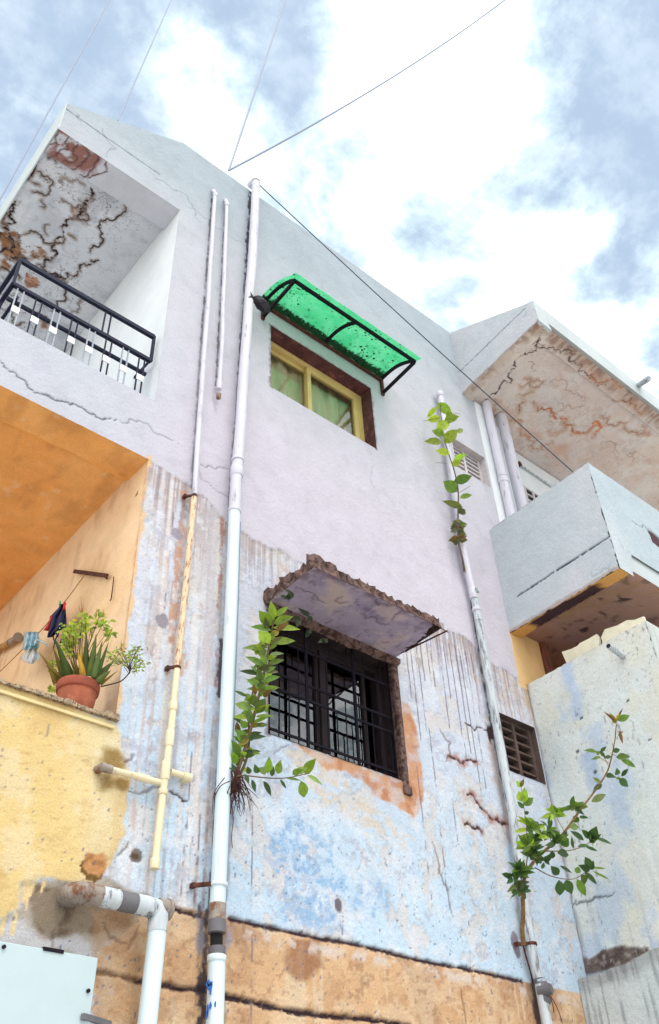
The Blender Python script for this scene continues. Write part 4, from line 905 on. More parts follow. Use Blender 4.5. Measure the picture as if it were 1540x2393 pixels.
# lower balcony gap: orange wall end, brown post, back wall
b = MB(); b.box((5.661, .003, 5.0), (5.875, .36, 5.935)); b.build('jamb_wall', mat('pale_orange_limewash', lin(240, 192, 132, .86), .9, .1, 5, bump=.2), wing)
M_burnt = mat('burnt_orange_wall', lin(172, 104, 62, .8), .9, .2, 4, lin(120, 78, 66, .8), (.45, .65), .3)
b = MB(); b.box((5.88, .36, 5.0), (9, .44, 5.95)); b.build('balcony_back_wall', M_burnt, wing)
pa, pb = P(cB(395, 1400), 'y', .02), P(cB(480, 1360), 'y', .02)
b = MB(); b.box((5.877, -.03, 5.2), (5.965, .08, 5.93)); b.build('post', M_woodbrown, wing, bevel=.006)
b = MB(); b.bar((5.90, -.05, 5.62), (5.97, -.09, 5.46), .014, .014); b.build('peg', M_wood, wing)
# lower balcony box, patchy washed wall down to the street
def low_side(U, V):
    pt = base_paint(U, V, (222, 234, 236), (232, 236, 232), 621); s = side2(XLo, c7)
    pt.mixin(ss(.52, .68, fbm(U, V * .6, 3, 623)) * .65, L_(228, 228, 212)); pt.mixin(ss(.56, .72, fbm(U, V * .6, 3.6, 625)) * .6, L_(188, 210, 240))
    D, T = segd(U, V, s((890, 730), (940, 900), (960, 1050)), .3); pt.mixin(ss(.09, .02, D + (fbm(U, V, 8, 627) - .5) * .1) * .6, L_(180, 206, 244))
    D, T = segd(U, V, s((1040, 1350), (1090, 1520)), .3); pt.mixin(ss(.10, .02, D + (fbm(U, V, 8, 629) - .5) * .1) * .6, L_(166, 194, 232))
    q = ss(.76, .80, vn(U * 110, V * 26, 631) * .75 + .25 * fbm(U, V, 4, 633)) * ss(.45, .6, fbm(U, V, 3, 635)); pt.mixin(q * .7, L_(124, 128, 140), .001)
    q = ss(.77, .79, fbm(U, V, 34, 637, 4)); pt.mixin(q * .5, L_(140, 146, 156))
    q = ss(.6, .75, vn(U * 40, V * 1.5, 639)) * ss(4.2, 3.3, V); pt.mixin(q * .3, L_(160, 172, 186))
    s8 = side2(XLo, c8)
    for pl_, w in ((((1010, 805), (1100, 790), (1190, 760), (1270, 725)), .008), (((970, 920), (990, 1000), (1010, 1070)), .005), (((830, 1180), (880, 1240), (900, 1290)), .004), (((840, 845), (950, 850)), .004)):
        pt.crack(s8(*pl_), w, L_(88, 92, 98), int(pl_[0][0]), .004, .2)
    m = inpoly(U, V, s8((1040, 1170), (1080, 1120), (1110, 1135), (1200, 1085), (1310, 1060), (1470, 1065), (1475, 1090), (1340, 1165), (1230, 1210), (1100, 1240), (1045, 1260)), .018, 641, 10, .012); pt.mixin(m, L_(122, 108, 102), -.004)
    pt.mixin(m * ss(.5, .62, fbm(U, V, 22, 643)) * .8, L_(84, 72, 70), -.004); pt.mixin(m * ss(.6, .66, fbm(U, V, 30, 645)), L_(160, 150, 146), -.004)
    m = inpoly(U, V, s8((870, 1340), (1040, 1310), (1060, 1540), (900, 1540)), .04, 647, 9, .03); pt.mixin(m * .8, L_(166, 142, 118))
    pt.mixin(ss(.03, .006, U + (fbm(U, V, 14, 649) - .4) * .03) * .5, L_(120, 116, 122))
    for c in ((1320, 955), (968, 1308), (1092, 1452), (1475, 1225), (995, 1072)):
        pt.blob(s(c)[0], .018, .012, L_(96, 108, 116), int(c[0]), .6, .002)
    return pt
painted('lower_side_wall', (XLo, 0, 0), (0, -1, 0), (0, 0, 1), axis(0, 1.15, .010), np.concatenate([[0, 1.5], axis(2.4, 5.415, .010)]), low_side, M_plaster, wing, None, (-1, 0, 0), chip=.007)
b = MB(); b.box((XLo + .012, -1.14, 3.2), (XLo + .13, -.004, 5.41)); b.build('lower_parapet', M_wallgrey, wing)
def low_front(U, V):
    pt = base_paint(U, V, (216, 220, 208), (204, 212, 212), 651); pt.mixin(ss(.6, .7, vn(U * 40, V * 6, 653)) * .3, L_(160, 164, 168)); return pt
painted('lower_front_wall', (0, -1.15, 0), (1, 0, 0), (0, 0, 1), axis(XLo, 9.0, .03), np.concatenate([[0, 1.5], axis(2.4, 5.415, .02)]), low_front, M_plaster, wing, None, (0, -1, 0))
def low_low(U, V):
    pt = base_paint(U, V, (208, 220, 224), (220, 226, 226), 661); pt.mixin(ss(.58, .7, vn(U * 60, V * 3, 663) * .7 + .3 * fbm(U, V, 9, 665)) * .6, L_(130, 138, 146)); pt.mixin(ss(.14, .02, 3.30 - V + (fbm(U, V, 12, 667) - .5) * .1) * .5, L_(130, 124, 122)); return pt
_lp = [P(c8(*q_), 'x', 5.47) for q_ in ((1045, 1262), (1200, 1222), (1340, 1168), (1475, 1090))]
lt = lambda u: np.interp(u, [-q_[1] for q_ in _lp] + [1.3], [q_[2] for q_ in _lp] + [_lp[-1][2] + .02])
def wlow(p):
    p = p.copy(); p[..., 2] = np.where(p[..., 2] > 2.5, 2.5 + (p[..., 2] - 2.5) * (lt(-p[..., 1]) - 2.5) / .8, p[..., 2]); return p
painted('plinth_wall', (5.47, 0, 0), (0, -1, 0), (0, 0, 1), axis(.0, 1.25, .012), np.concatenate([[0, 1.5], axis(2.4, 3.30, .012)]), low_low, M_plaster, wing, None, (-1, 0, 0), wlow)
b = MB()
for k in range(24): u0, u1 = k * 1.25 / 24, (k + 1) * 1.25 / 24; b.add([(5.472, -u0, lt(u0) - .004), (XLo, -u0, lt(u0) + .01), (XLo, -u1, lt(u1) + .01), (5.472, -u1, lt(u1) - .004)], [(0, 1, 2, 3)])
b.build('plinth_ledge', M_concrete, wing)
# flaking cream plaster left standing on the lower balcony's edge
def up(z0, *pts): return [P(cB(*p), 'x', XLo + .07) for p in pts]
for pts in (((640, 1290), (585, 1160), (680, 1130), (740, 1100), (760, 1075), (850, 1030), (925, 985), (945, 1010), (955, 1060), (945, 1110), (800, 1230)), ((975, 1100), (985, 1060), (970, 1020), (1005, 940), (1130, 900), (1220, 850), (1300, 845), (1385, 812), (1395, 840), (1390, 870), (1200, 1000))):
    q = MB(); pl_ = [np.array(p) for p in up(0, *pts)]; q.prism(pl_, (.022, 0, 0)); q.build('plaster_flake', mat('cream_flaking_paint', lin(240, 232, 206, .86), .9, .08, 10, bump=.25), wing)
b = MB(); b.box((XLo + .13, -1.14, 3.2), (9.0, -1.04, 5.41)); b.box((XLo + .13, -1.04, 4.3), (9, .36, 4.4)); b.build('lower_parapet', M_wallgrey, wing)
b = MB(); b.box((6.28, .91, 0), (9.2, 6, 9.25)); b.box((5.665, .45, 0), (9.2, .9, 5.9)); b.build('core_wall', M_wallgrey, wing)

# ================================================================== rain spouts
def spout(p0, p1, r, label, mouth=M_dark):
    t_ = thing('rain_spout', label, 'spout', tuple(p0)); d_ = nrm(np.asarray(p1) - p0)
    q = MB(); q.tube([p0 - d_ * .03, p1], r, 14); q.build('pipe', M_pvcold, t_); q = MB(); q.tube([p1 - d_ * .002, np.asarray(p1) + d_ * .002], r * .78, 14); q.build('mouth', mouth, t_)
pA_ = P(c5(1415, 630), 'y', -1.085); spout(pA_, P(c5(1472, 592), 'y', -1.34), .032, 'short spout sticking out of the cracked roof slab edge against the sky', M_pvcold)
pB_ = P(cB(1185, 1205), 'x', XLo); spout(pB_, pB_ + np.array([-.20, -.02, .005]), .022, 'short grey pipe stub poking from the pale lower balcony wall')

# ================================================================== pipes on the front
def pipe(name, label, cat, pts, y=-.085): return thing(name, label, cat, tuple(Fp(pts[0], y)))
def smooth_pts(p_):
    if len(p_) < 3: return p_
    out = []
    for i in range(len(p_) - 1):
        p0, p1, p2_, p3 = p_[max(i - 1, 0)], p_[i], p_[i + 1], p_[min(i + 2, len(p_) - 1)]
        for q in (0, .5): out.append(.5 * (2 * p1 + (p2_ - p0) * q + (2 * p0 - 5 * p1 + 4 * p2_ - p3) * q * q + (3 * p1 - p0 - 3 * p2_ + p3) * q ** 3))
    return out + [p_[-1]]
def tb(t_, name, m, pts, r, y=-.085, n=16):
    w_ = [Fp(p, y) if len(p) == 2 else np.array(p, float) for p in pts]
    if any(len(p) == 2 for p in pts):                             # real pipes bow a little between their clips
        o_ = [w_[0]]
        for a_1, b_1 in zip(w_, w_[1:]):
            L_n = np.linalg.norm(b_1 - a_1); k_ = max(1, int(L_n / .35))
            for j_ in range(1, k_ + 1): o_.append(a_1 + (b_1 - a_1) * j_ / k_ + (np.array([rnd.uniform(-.0035, .0035), rnd.uniform(-.003, .003), 0]) if j_ < k_ else 0))
        w_ = smooth_pts(o_)
    q = MB(); q.tube(w_, r, n); return q.build(name, m, t_)
def ring(t_, name, m, p, r, h, y, axis_=(0, 0, 1)):
    c = Fp(p, y) if len(p) == 2 else np.array(p); a = np.array(axis_, float); q = MB()
    q.tube([c - a * h / 2, c - a * h * .42, c + a * h * .42, c + a * h / 2], [r * .93, r, r, r * .93], 18); return q.build(name, m, t_)
def clip(t_, p, r, y, m, ear=.05, h=.02):
    c = Fp(p, y); o = ring(t_, 'pipe_clip', m, p, r * 1.16, h, y); q = MB()
    q.bar(c + (-r, 0, 0), c + (-r - ear, -y * .8, 0), .012, h); q.bar(c + (-r - ear, -y + .002, 0), c + (-r - ear, -y - .03, 0), .022, .022); q.build('nail', M_rust, t_)
# tall drainpipe
dp = pipe('drainpipe', 'tall white drainpipe rising beside the barred window, painted grey on its upper half', 'pipe', [(503, 2392)])
u_ = [(598, 428), (592, 560), (578, 760), (562, 1000), (555, 1090)]
tb(dp, 'painted_length', M_pvcpaint, u_, .040); tb(dp, 'painted_length', M_pvcpaint, [(554, 1088), (548, 1196)], .040)
ring(dp, 'coupling', M_pvcpaint, (555.5, 1076), .046, .02, -.085); ring(dp, 'coupling', M_pvcpaint, (553.5, 1103), .046, .09, -.085); ring(dp, 'coupling', M_pvcpaint, (548.3, 1194), .044, .03, -.085)
tb(dp, 'white_length', M_pvc, [(548, 1196), (528, 1700), (508, 2120)], .039)
clip(dp, (511, 2068), .040, -.085, M_pvc, .06)
tb(dp, 'socket', M_pvcdirty, [(509, 2112), (506, 2178)], .042); tb(dp, 'grey_band', M_pvcgrey, [(507, 2150), (506, 2180)], .0435)
tb(dp, 'broken_inside', M_dark, [(506, 2170), (506, 2218)], .030, -.07)
tb(dp, 'grey_band', M_pvcgrey, [(507, 2212), (507, 2240)], .041); ring(dp, 'coupling', M_pvc, (506.5, 2240), .045, .03, -.085)
tb(dp, 'white_length', M_pvc, [(507, 2232), (502, 2392), Fp((502, 2392), -.085) + (0, 0, -2.5)], .041)
cap = Fp((598, 425), -.085); q = MB(); q.tube([cap, cap + (0, .0, .02), cap + (0, .04, .05), cap + (0, .10, .055)], [.042, .042, .04, .036], 16); q.build('top_bend', M_pvcpaint, dp)
q = MB()                                                          # blue scribble of spilt paint on the lowest length
for (x, y, l, w) in ((1155, 1475, 45, .012), (1165, 1490, 55, .008), (1148, 1490, 14, .01), (1172, 1485, 10, .008), (1150, 1610, 60, .006), (1165, 1600, 20, .008), (1182, 1598, 18, .006), (1145, 1640, 40, .005)):
    a, b2 = Fp(c3(x, y), -.127), Fp(c3(x - 2, y + l), -.127)
    dxx = abs((a[0] - Fp((505, 2330), -.085)[0])); yy = -.085 - math.sqrt(max(.0418 ** 2 - min(dxx, .036) ** 2, 0)) ; a[1] = b2[1] = yy
    q.prism([a + (-w, -.001, 0), a + (-w * .2, -.001, .012), a + (w, -.001, -.004), (a + b2) / 2 + (w * .5, -.001, 0), b2 + (w * .2, -.001, 0), b2 + (-w * .3, -.001, 0), (a + b2) / 2 + (-w * .6, -.001, 0)], (0, .004, 0))
_pm = q.build('paint_mark', mat('blue_paint', lin(30, 96, 176, .8), .5, .1, 10, bump=0), dp); _pm['kind'] = 'stuff'
q = MB(); q.tube([Fp(p, -.075) for p in ((562, 1220), (557, 1400), (548, 1640), (538, 1900), (527, 2110))], .0045, 8); q.build('wire', M_cable, dp)
# long thin supply pipe
sp = pipe('supply_pipe', 'long thin pipe left of the tall drainpipe, grey above, cream below, with side branch', 'pipe', [(362, 2025)], -.05)
tb(sp, 'painted_length', M_pvcpaint, [(503, 452), (488, 690), (470, 930), (455, 1155)], .0175, -.05); tb(sp, 'bent_top', M_pvcpaint, [Fp((501, 452), -.05), Fp((500, 447), -.03), Fp((499, 446), .0)], .019)
ring(sp, 'coupling', M_pvcpaint, (503, 456), .023, .05, -.05)
clip(sp, (454, 1160), .018, -.05, M_rust, .03, .014)
M_pvcstrip = mat('paint_splashed_cream_pipe', lin(232, 206, 172, .84), .7, .1, 8, lin(170, 116, 88, .8), (.52, .6), .2, 60, stretch=(5, 5, 1))
tb(sp, 'cream_length', M_pvcstrip, [(454, 1160), (434, 1370), (414, 1560)], .019, -.05)
clip(sp, (414, 1560), .019, -.05, M_rust, .02, .016)
tb(sp, 'cream_length', M_pvccream, [(414, 1562), (398, 1720), (380, 1860), (363, 2012)], .0185, -.05)
for p, h in (((405, 1650), .05), ((397, 1725), .09), ((387, 1800), .10), ((381, 1850), .03)): ring(sp, 'coupling', M_pvccream, p, .0235, h, -.05)
ring(sp, 'end_cap', M_pvccream, (362, 2018), .024, .05, -.05)
a, b2 = Fp((246, 1794), -.04), Fp((376, 1829), -.04); q = MB(); q.tube([a, b2], .0165, 14); q.build('side_branch', M_pvcdirty if 0 else M_pvccream, sp)
q = MB(); q.tube([a - (.025, 0, 0), a + (.035, 0, 0)], .022, 14); q.tube([a + (-.018, 0, 0), a + (-.024, .05, 0)], .021, 14); q.build('end_cap', M_pvcdirty, sp)
q = MB(); m_ = a + (b2 - a) * .66; q.tube([m_ - (.035, 0, 0), m_ + (.035, 0, 0)], .0205, 14); q.build('coupling', M_pvccream, sp)
a, b2 = Fp((398, 1803), -.03), Fp((438, 1816), -.03); q = MB(); q.tube([a, b2], .018, 14); q.build('side_branch', M_pvccream, sp); q = MB(); q.tube([b2 - (.03, 0, 0), b2 + (.018, 0, 0)], .0235, 14); q.tube([b2 + (.004, 0, 0), b2 + (.004, .04, 0)], .022, 14); q.build('end_cap', M_pvccream, sp)
# short thin pipe
st = pipe('short_pipe', 'short thin grey pipe ending in mid wall under the roof, between the two long pipes', 'pipe', [(511, 925)], -.05)
tb(st, 'length', M_pvcpaint, [(530, 474), (524, 650), (516, 850), (512, 905)], .0165, -.05); tb(st, 'bent_top', M_pvcpaint, [Fp((529, 474), -.05), Fp((528, 469), -.03), Fp((527, 468), .0)], .018)
ring(st, 'coupling', M_pvcpaint, (530, 478), .022, .045, -.05); ring(st, 'end_piece', M_pvcpaint, (512, 900), .021, .09, -.05); ring(st, 'plug', M_pvcdirty, (511, 925), .018, .05, -.05)
# right drainpipe
rp = pipe('drainpipe', 'weathered white drainpipe in the right corner, running past the dark ventilator block', 'pipe', [(1275, 2392)], -.06)
tb(rp, 'painted_length', M_pvcpaint, [(1029, 922), (1045, 1040), (1085, 1300), (1108, 1395)], .031, -.06); tb(rp, 'weathered_length', M_pvcold, [(1108, 1390), (1148, 1620), (1196, 1900), (1240, 2205), (1258, 2285)], .032, -.06)
ring(rp, 'end_cap', M_pvcpaint, (1028, 922), .037, .06, -.06); ring(rp, 'coupling', M_pvcpaint, (1106, 1388), .037, .10, -.06); ring(rp, 'coupling', M_pvcpaint, (1113, 1425), .036, .03, -.06); ring(rp, 'coupling', M_pvcold, (1118, 1450), .035, .02, -.06)
c_ = Fp((1113, 1378), -.095); q = MB(); q.tube([c_ + (0, .02, 0), c_ + (.01, -.02, 0)], .026, 14); q.build('access_plug', M_pvcold, rp)
clip(rp, (1241, 2206), .032, -.06, M_rust, .05, .02)
ring(rp, 'coupling', M_pvcgrey, (1268, 2320), .041, .12, -.06); c_ = Fp((1276, 2312), -.10); q = MB(); q.tube([c_ + (-.01, .05, 0), c_ + (.012, -.025, 0)], .034, 16); q.tube([c_ + (.012, -.025, 0), c_ + (.014, -.032, 0)], .028, 16); q.build('access_plug', M_pvcgrey, rp)
tb(rp, 'weathered_length', M_pvcold, [(1262, 2300), (1278, 2392), Fp((1278, 2392), -.06) + (0, 0, -2.7)], .033, -.06)
# fat waste pipe at the lower left
wp = pipe('waste_pipe', 'fat waste pipe with a ribbed mud stained elbow and white downpipe at the lower left', 'pipe', [(345, 2392)], -.09)
a, b2 = Fp(c3(420, 985), -.095), Fp(c3(830, 1075), -.095); dz = nrm(b2 - a)
q = MB(); q.tube([a + (.0, .11, -.0), a + (-.005, .05, 0), a + (.012, .012, 0), a + (.05, 0, 0), a + dz * .14], [.040, .044, .046, .046, .044], 18)
q.build('elbow', M_pvcdirty, wp)
for k in range(5):
    tt = k / 4 * 1.25; c_ = a + (.05 - .05 * math.cos(tt * 1.2) * 1.0, .06 - .055 * math.sin(tt * 1.25), 0); d_ = nrm((math.sin(tt * 1.2), -math.cos(tt * 1.25), 0)); q = MB(); q.tube([c_ - d_ * .006, c_ + d_ * .006], .049, 18); q.build('rib', M_pvcdirty, wp)
q = MB(); q.tube([a + dz * .10, b2], .040, 18); q.build('cross_length', M_pvc, wp)
for t0, t1, m in ((.10, .20, M_pvcold), (.205, .30, M_pvcgrey)): q = MB(); q.tube([a + dz * t0, a + dz * t1], .0445, 18); q.build('coupling', m, wp)
q = MB(); q.tube([b2 - dz * .09, b2 - dz * .03, b2 + (.02, 0, -.004), b2 + (.036, 0, -.03), b2 + (.038, 0, -.10)], [.045, .046, .047, .046, .045], 18); q.build('elbow', M_pvcold, wp)
q = MB(); q.tube([b2 + (.03, 0, .005), b2 + (.085, 0, .005)], .043, 18); q.tube([b2 + (.075, 0, .005), b2 + (.092, 0, .005)], .048, 18); q.build('access_plug', M_pvcdirty, wp)
q = MB(); q.tube([b2 + (.038, 0, -.08), Fp((344, 2392), -.095), Fp((342, 2392), -.095) + (0, 0, -2.4)], .042, 18); q.build('downpipe', M_pvc, wp)
# pipes under the roof slab of the right block
for (p0, p1, r, y, lab, cp) in ((c5(490, 740), c5(612, 1400), .046, -.06, 'white pipe with a coupling under the cracked slab, nearest the white pilaster', True), (c5(555, 715), c5(690, 1370), .058, -.03, 'thick plain white pipe under the cracked slab, next to the coupled pipe', False)):
    a, b2 = Fp(p0, y), Fp(p1, y); b2[0] = (a[0] + b2[0]) / 2; a[0] = b2[0]
    t_ = thing('drainpipe', lab, 'pipe', (b2[0], b2[1], 6.1)); q = MB(); q.tube([(a[0], y, 8.9), (a[0], y, 6.06)], r, 18); q.build('length', M_pvcpaint, t_)
    if cp:
        z_ = Fp(c5(580, 1190), y)[2]
        for dz_, h_ in ((0, .03), (-.06, .07)): q = MB(); q.tube([(a[0], y, z_ + dz_ - h_ / 2), (a[0], y, z_ + dz_ + h_ / 2)], r * 1.13, 18); q.build('coupling', M_pvcpaint, t_)
cd_a, cd_b = P(c5(680, 1115), 'y', .22), P(c5(885, 1255), 'y', .22); ct = thing('conduit', 'thin grey conduit on the white wall under the cracked slab', 'pipe', tuple(cd_a))
q = MB(); q.tube([cd_a, cd_b, cd_b + (cd_b - cd_a)], .011, 10); q.build('tube', M_pvcold, ct); q = MB(); q.tube([cd_a + (0, .02, 0), cd_a + (0, -.02, 0)], .03, 12); q.build('rosette', M_rust, ct)

# ================================================================== green awning over the upper window
aw = thing('window_awning', 'translucent green awning on a black frame over the upper window, littered with dead leaves', 'awning', (3.5, -.2, 8.1))
ax0, ax1, yF, zF, zR = 2.86, 4.245, -.44, 8.07, 8.215
def arch(x, k0, k1, n_=12, dz=0.0):
    out = []
    for i in range(n_ + 1):
        tt = k0 + (k1 - k0) * i / n_; out.append(np.array([x, -.01 + tt * (yF + .01), zR + (zF - zR) * tt + .062 * math.sin(min(tt, 1.0) * math.pi * .95) * (1 if tt < 1 else 0) + dz - (.06 * (tt - 1) if tt > 1 else 0)]))
    return out
q = MB(); lo2 = arch(ax0 - .045, 0, 1.17, 18, .022); n_ = len(lo2); vs_ = []; nx_ = 40
for i in range(nx_ + 1):
    x = ax0 - .045 + (ax1 + .02 - ax0 + .045) * i / nx_
    for p in lo2: vs_.append((x, p[1], p[2] + .004 * math.sin(i * .9)))
q.add(vs_, [(i * n_ + j, i * n_ + j + 1, (i + 1) * n_ + j + 1, (i + 1) * n_ + j) for i in range(nx_) for j in range(n_ - 1)], True)
q.build('sheet', M_awn, aw)
q = MB(); q.bar((ax0 - .01, yF, zF), (ax1 + .012, yF, zF), .029, .029); q.build('front_bar', M_iron, aw, bevel=.004)
q = MB(); q.bar((ax0 - .02, -.016, zR - .02), (ax1 + .012, -.016, zR - .02), .022, .03); q.build('wall_bar', M_rust, aw)
for x in (ax0, (ax0 + ax1) / 2 + .0, ax1):
    q = MB(); pts = arch(x, 0, 1, 10, 0)
    for a, b2 in zip(pts, pts[1:]): q.bar(a, b2, .024, .024)
    q.build('curved_arm', M_iron, aw)
for x in (ax0, ax1):
    q = MB(); q.bar((x, yF, zF - .01), (x, -.02, zR - .19), .024, .028); q.build('brace', M_iron, aw)
    q = MB(); q.bar((x, -.013, zR + .01), (x, -.013, zR - .22), .03, .02); q.build('wall_plate', M_rust, aw)
q = MB(); rr = random.Random(5)                                    # dead leaves lying on the sheet
for k in range(90):
    tt = rr.random() ** 1.5 * .95; p = arch(ax0 + (ax1 - ax0) * rr.random(), tt, tt + .001, 1, .030)[0]; r_ = .006 + .012 * rr.random(); an = rr.random() * 6.28
    q.add([p + r_ * np.array([math.cos(an + j * 2.1 + rr.random()), math.sin(an + j * 2.1 + rr.random()), .1 * rr.random()]) for j in range(3)], [(0, 1, 2)])
lt_ = q.build('leaf_litter', mat('dead_leaf', (.03, .02, .01), .9, .3, 20, bump=0), aw); lt_['kind'] = 'stuff'
# black bag wedged between pipe and awning
bg_ = thing('plastic_bag', 'crumpled black plastic bag wedged between the tall drainpipe and the green awning', 'bag', tuple(Fp((612, 712), -.10)))
q = MB(); c_ = Fp((612, 711), -.13); rr = random.Random(9); nu, nv = 26, 12; vs_ = []
for i in range(nu):
    for j in range(nv + 1):
        th = 2 * math.pi * i / nu; ph = math.pi * j / nv; w = 1 + .22 * math.sin(5 * th + 3 * ph) + .15 * math.sin(9 * th - 2 * ph)
        vs_.append(c_ + np.array([.085 * math.cos(ph), .045 * math.sin(ph) * math.cos(th) * w, .042 * math.sin(ph) * math.sin(th) * w - .028 * math.cos(ph)]))
q.add(vs_, [(i * (nv + 1) + j, i * (nv + 1) + j + 1, ((i + 1) % nu) * (nv + 1) + j + 1, ((i + 1) % nu) * (nv + 1) + j) for i in range(nu) for j in range(nv)], True); q.build('bag_body', M_bagblack, bg_)
q = MB(); e = c_ + (-.08, 0, .03); q.add([e, e + (-.05, -.01, .035), e + (-.035, 0, -.01), e + (-.055, .01, -.035), e + (.0, .01, -.02)], [(0, 1, 2), (0, 2, 4), (4, 2, 3)]); q.build('bag_tail', M_bagblack, bg_)

# ================================================================== balcony railing
rl = thing('balcony_railing', 'blue black metal railing with white plates on the upper recessed balcony', 'railing', (1.4, .08, 6.36))
yR = .085; xa, xb = X0 + .05, XL - .035
zt, zm, zl_ = 7.115, 6.84, 6.74
q = MB(); q.bar((xa, yR, zt), (xb, yR, zt), .028, .034); q.bar((xa, yR, zt), (xa, 2.5, zt), .028, .034); q.build('top_rail', M_railiron, rl)
q = MB(); q.bar((xa, yR, zm), (xb, yR, zm), .028, .030); q.bar((xa, yR, zm), (xa, 2.5, zm), .028, .030); q.build('middle_rail', M_railiron, rl)
q = MB(); q.bar((xa, yR + .05, zl_), (xb, yR + .05, zl_), .02, .025); q.bar((xa + .05, yR, zl_), (xa + .05, 2.5, zl_), .02, .025); q.build('lower_rail', M_railiron, rl)
q = MB(); q.bar((xb - .02, yR, zm - .03), (xb + .03, yR + .3, zm + .12), .012, .02); q.build('stay', M_railiron, rl)
npair = 8
for k in range(npair):
    x = xa + .06 + (xb - xa - .13) * k / (npair - 1)
    for dx in (-.022, .022): q = MB(); q.bar((x + dx, yR, 6.35), (x + dx, yR, zm), .009, .011); q.build('baluster', M_silver if k % 2 == 0 else M_railiron, rl)
    q = MB(); q.box((x - .026, yR - .012, 6.575), (x + .026, yR - .005, 6.632)); q.build('plate', M_plate, rl)
for k in range(12):
    yy = yR + .15 + k * .19; q = MB(); q.bar((xa, yy, 6.35), (xa, yy, zm), .009, .011); q.build('baluster', M_railiron, rl)
for x in (xb - .40, xb - .355): q = MB(); q.bar((x, yR, zm), (x, yR, zt), .010, .012); q.build('baluster', M_railiron, rl)
q = MB(); q.bar((xa, yR, zm), (xa, yR, zt), .02, .02); q.build('corner_post', M_railiron, rl)
q = MB(); q.bar((xb, yR, zm), (xb, yR, zt + .012), .020, .020); q.build('end_post', M_railiron, rl)

# ================================================================== cables
def cable(pts, r, m, label, sag=.1):
    pts = [np.asarray(p, float) for p in pts]; out = []
    a, b2 = pts
    for i in range(25): tt = i / 24; out.append(a + (b2 - a) * tt - np.array([0, 0, sag * 4 * tt * (1 - tt)]))
    q = MB(); q.tube(out, r, 8); tag(q.build('overhead_cable', m), label, 'cable')
anch = Fp((535, 398), .05)
cable((anch, P((690, -70), 'z', 17.0)), .0105, M_cable, 'pale cable rising steeply from the roof edge, left one of the pair sharing an anchor', .0)
cable((anch, P((1230, -40), 'z', 17.0)), .0105, M_cable, 'pale cable running from the roof edge far up to the right across the clouds', .25)
cable((P((-30, 520), 'z', 9.0), P((278, -40), 'z', 16.0)), .0085, M_cable, 'pale cable at the far left, passing beside the roof corner', .05)
cable((Fp((275, 282), .1), P((418, -40), 'z', 16.0)), .0075, M_cable, 'faint thin cable rising from the sloping parapet near the roof corner', .0)
cable((Fp((606, 432), -.06), P((1338, 1102), 'x', 5.95)), .0055, M_cabledark, 'dark cable slung across the front from the drainpipe top to the right balcony', .03)

# ================================================================== helpers for growing and hanging things
def depth_of(p): return float(RW[2] @ (np.asarray(p) - CAM))
def PD(px, dep): return CAM + ray(*px) * dep
def green(kind='mid'):
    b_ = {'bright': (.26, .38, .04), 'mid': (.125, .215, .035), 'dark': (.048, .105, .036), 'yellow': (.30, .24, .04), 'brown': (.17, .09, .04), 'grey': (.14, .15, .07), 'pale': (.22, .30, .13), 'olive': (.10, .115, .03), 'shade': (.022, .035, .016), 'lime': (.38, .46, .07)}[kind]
    k = rnd.uniform(.6, 1.35); return (b_[0] * k * rnd.uniform(.85, 1.15), b_[1] * k, b_[2] * k * rnd.uniform(.8, 1.2))
def lf(mb, f, base, tip, w, dep, kind='mid', dz=None, fold=.16, curl=.08, mid=.45, d0=0.0):
    """leaf traced by its base, tip and width; its tip leans towards or away from the wall"""
    k = f(1, 0)[0] - f(0, 0)[0]
    d = dz if dz is not None else rnd.uniform(-.05, .03)
    b = PD(f(*base), dep + d0); t_ = PD(f(*tip), dep + d0 + d); curl = curl + rnd.uniform(-.06, .16); fold = fold + rnd.uniform(-.06, .16)
    nor = nrm(CAM - b) + np.array([rnd.uniform(-.45, .45), rnd.uniform(-.3, .1), rnd.uniform(-.1, .5)])
    mb.leaf(b, t_, w * k * dep / FPX * 1.12, nrm(nor), fold, curl, green(kind), mid)
def stem3(f, pts, deps): return [PD(f(*p), d) for p, d in zip(pts, deps)]
def smooth(pts, n=4):
    pts = [np.asarray(p) for p in pts]; out = []
    for i in range(len(pts) - 1):
        p0, p1, p2_, p3 = pts[max(i - 1, 0)], pts[i], pts[i + 1], pts[min(i + 2, len(pts) - 1)]
        for j in range(n):
            q = j / n; out.append(.5 * ((2 * p1) + (p2_ - p0) * q + (2 * p0 - 5 * p1 + 4 * p2_ - p3) * q * q + (3 * p1 - p0 - 3 * p2_ + p3) * q ** 3))
    return out + [pts[-1]]
def grow(mb, pts, r0, r1, n=4):
    s_ = smooth(pts, n); m_ = len(s_); mb.tube(s_, [r0 + (r1 - r0) * i / (m_ - 1) for i in range(m_)], 8); return s_
def petiole(mb, a, b): mb.tube([a, (np.asarray(a) + b) / 2 + (0, 0, .004), b], .0022, 5)

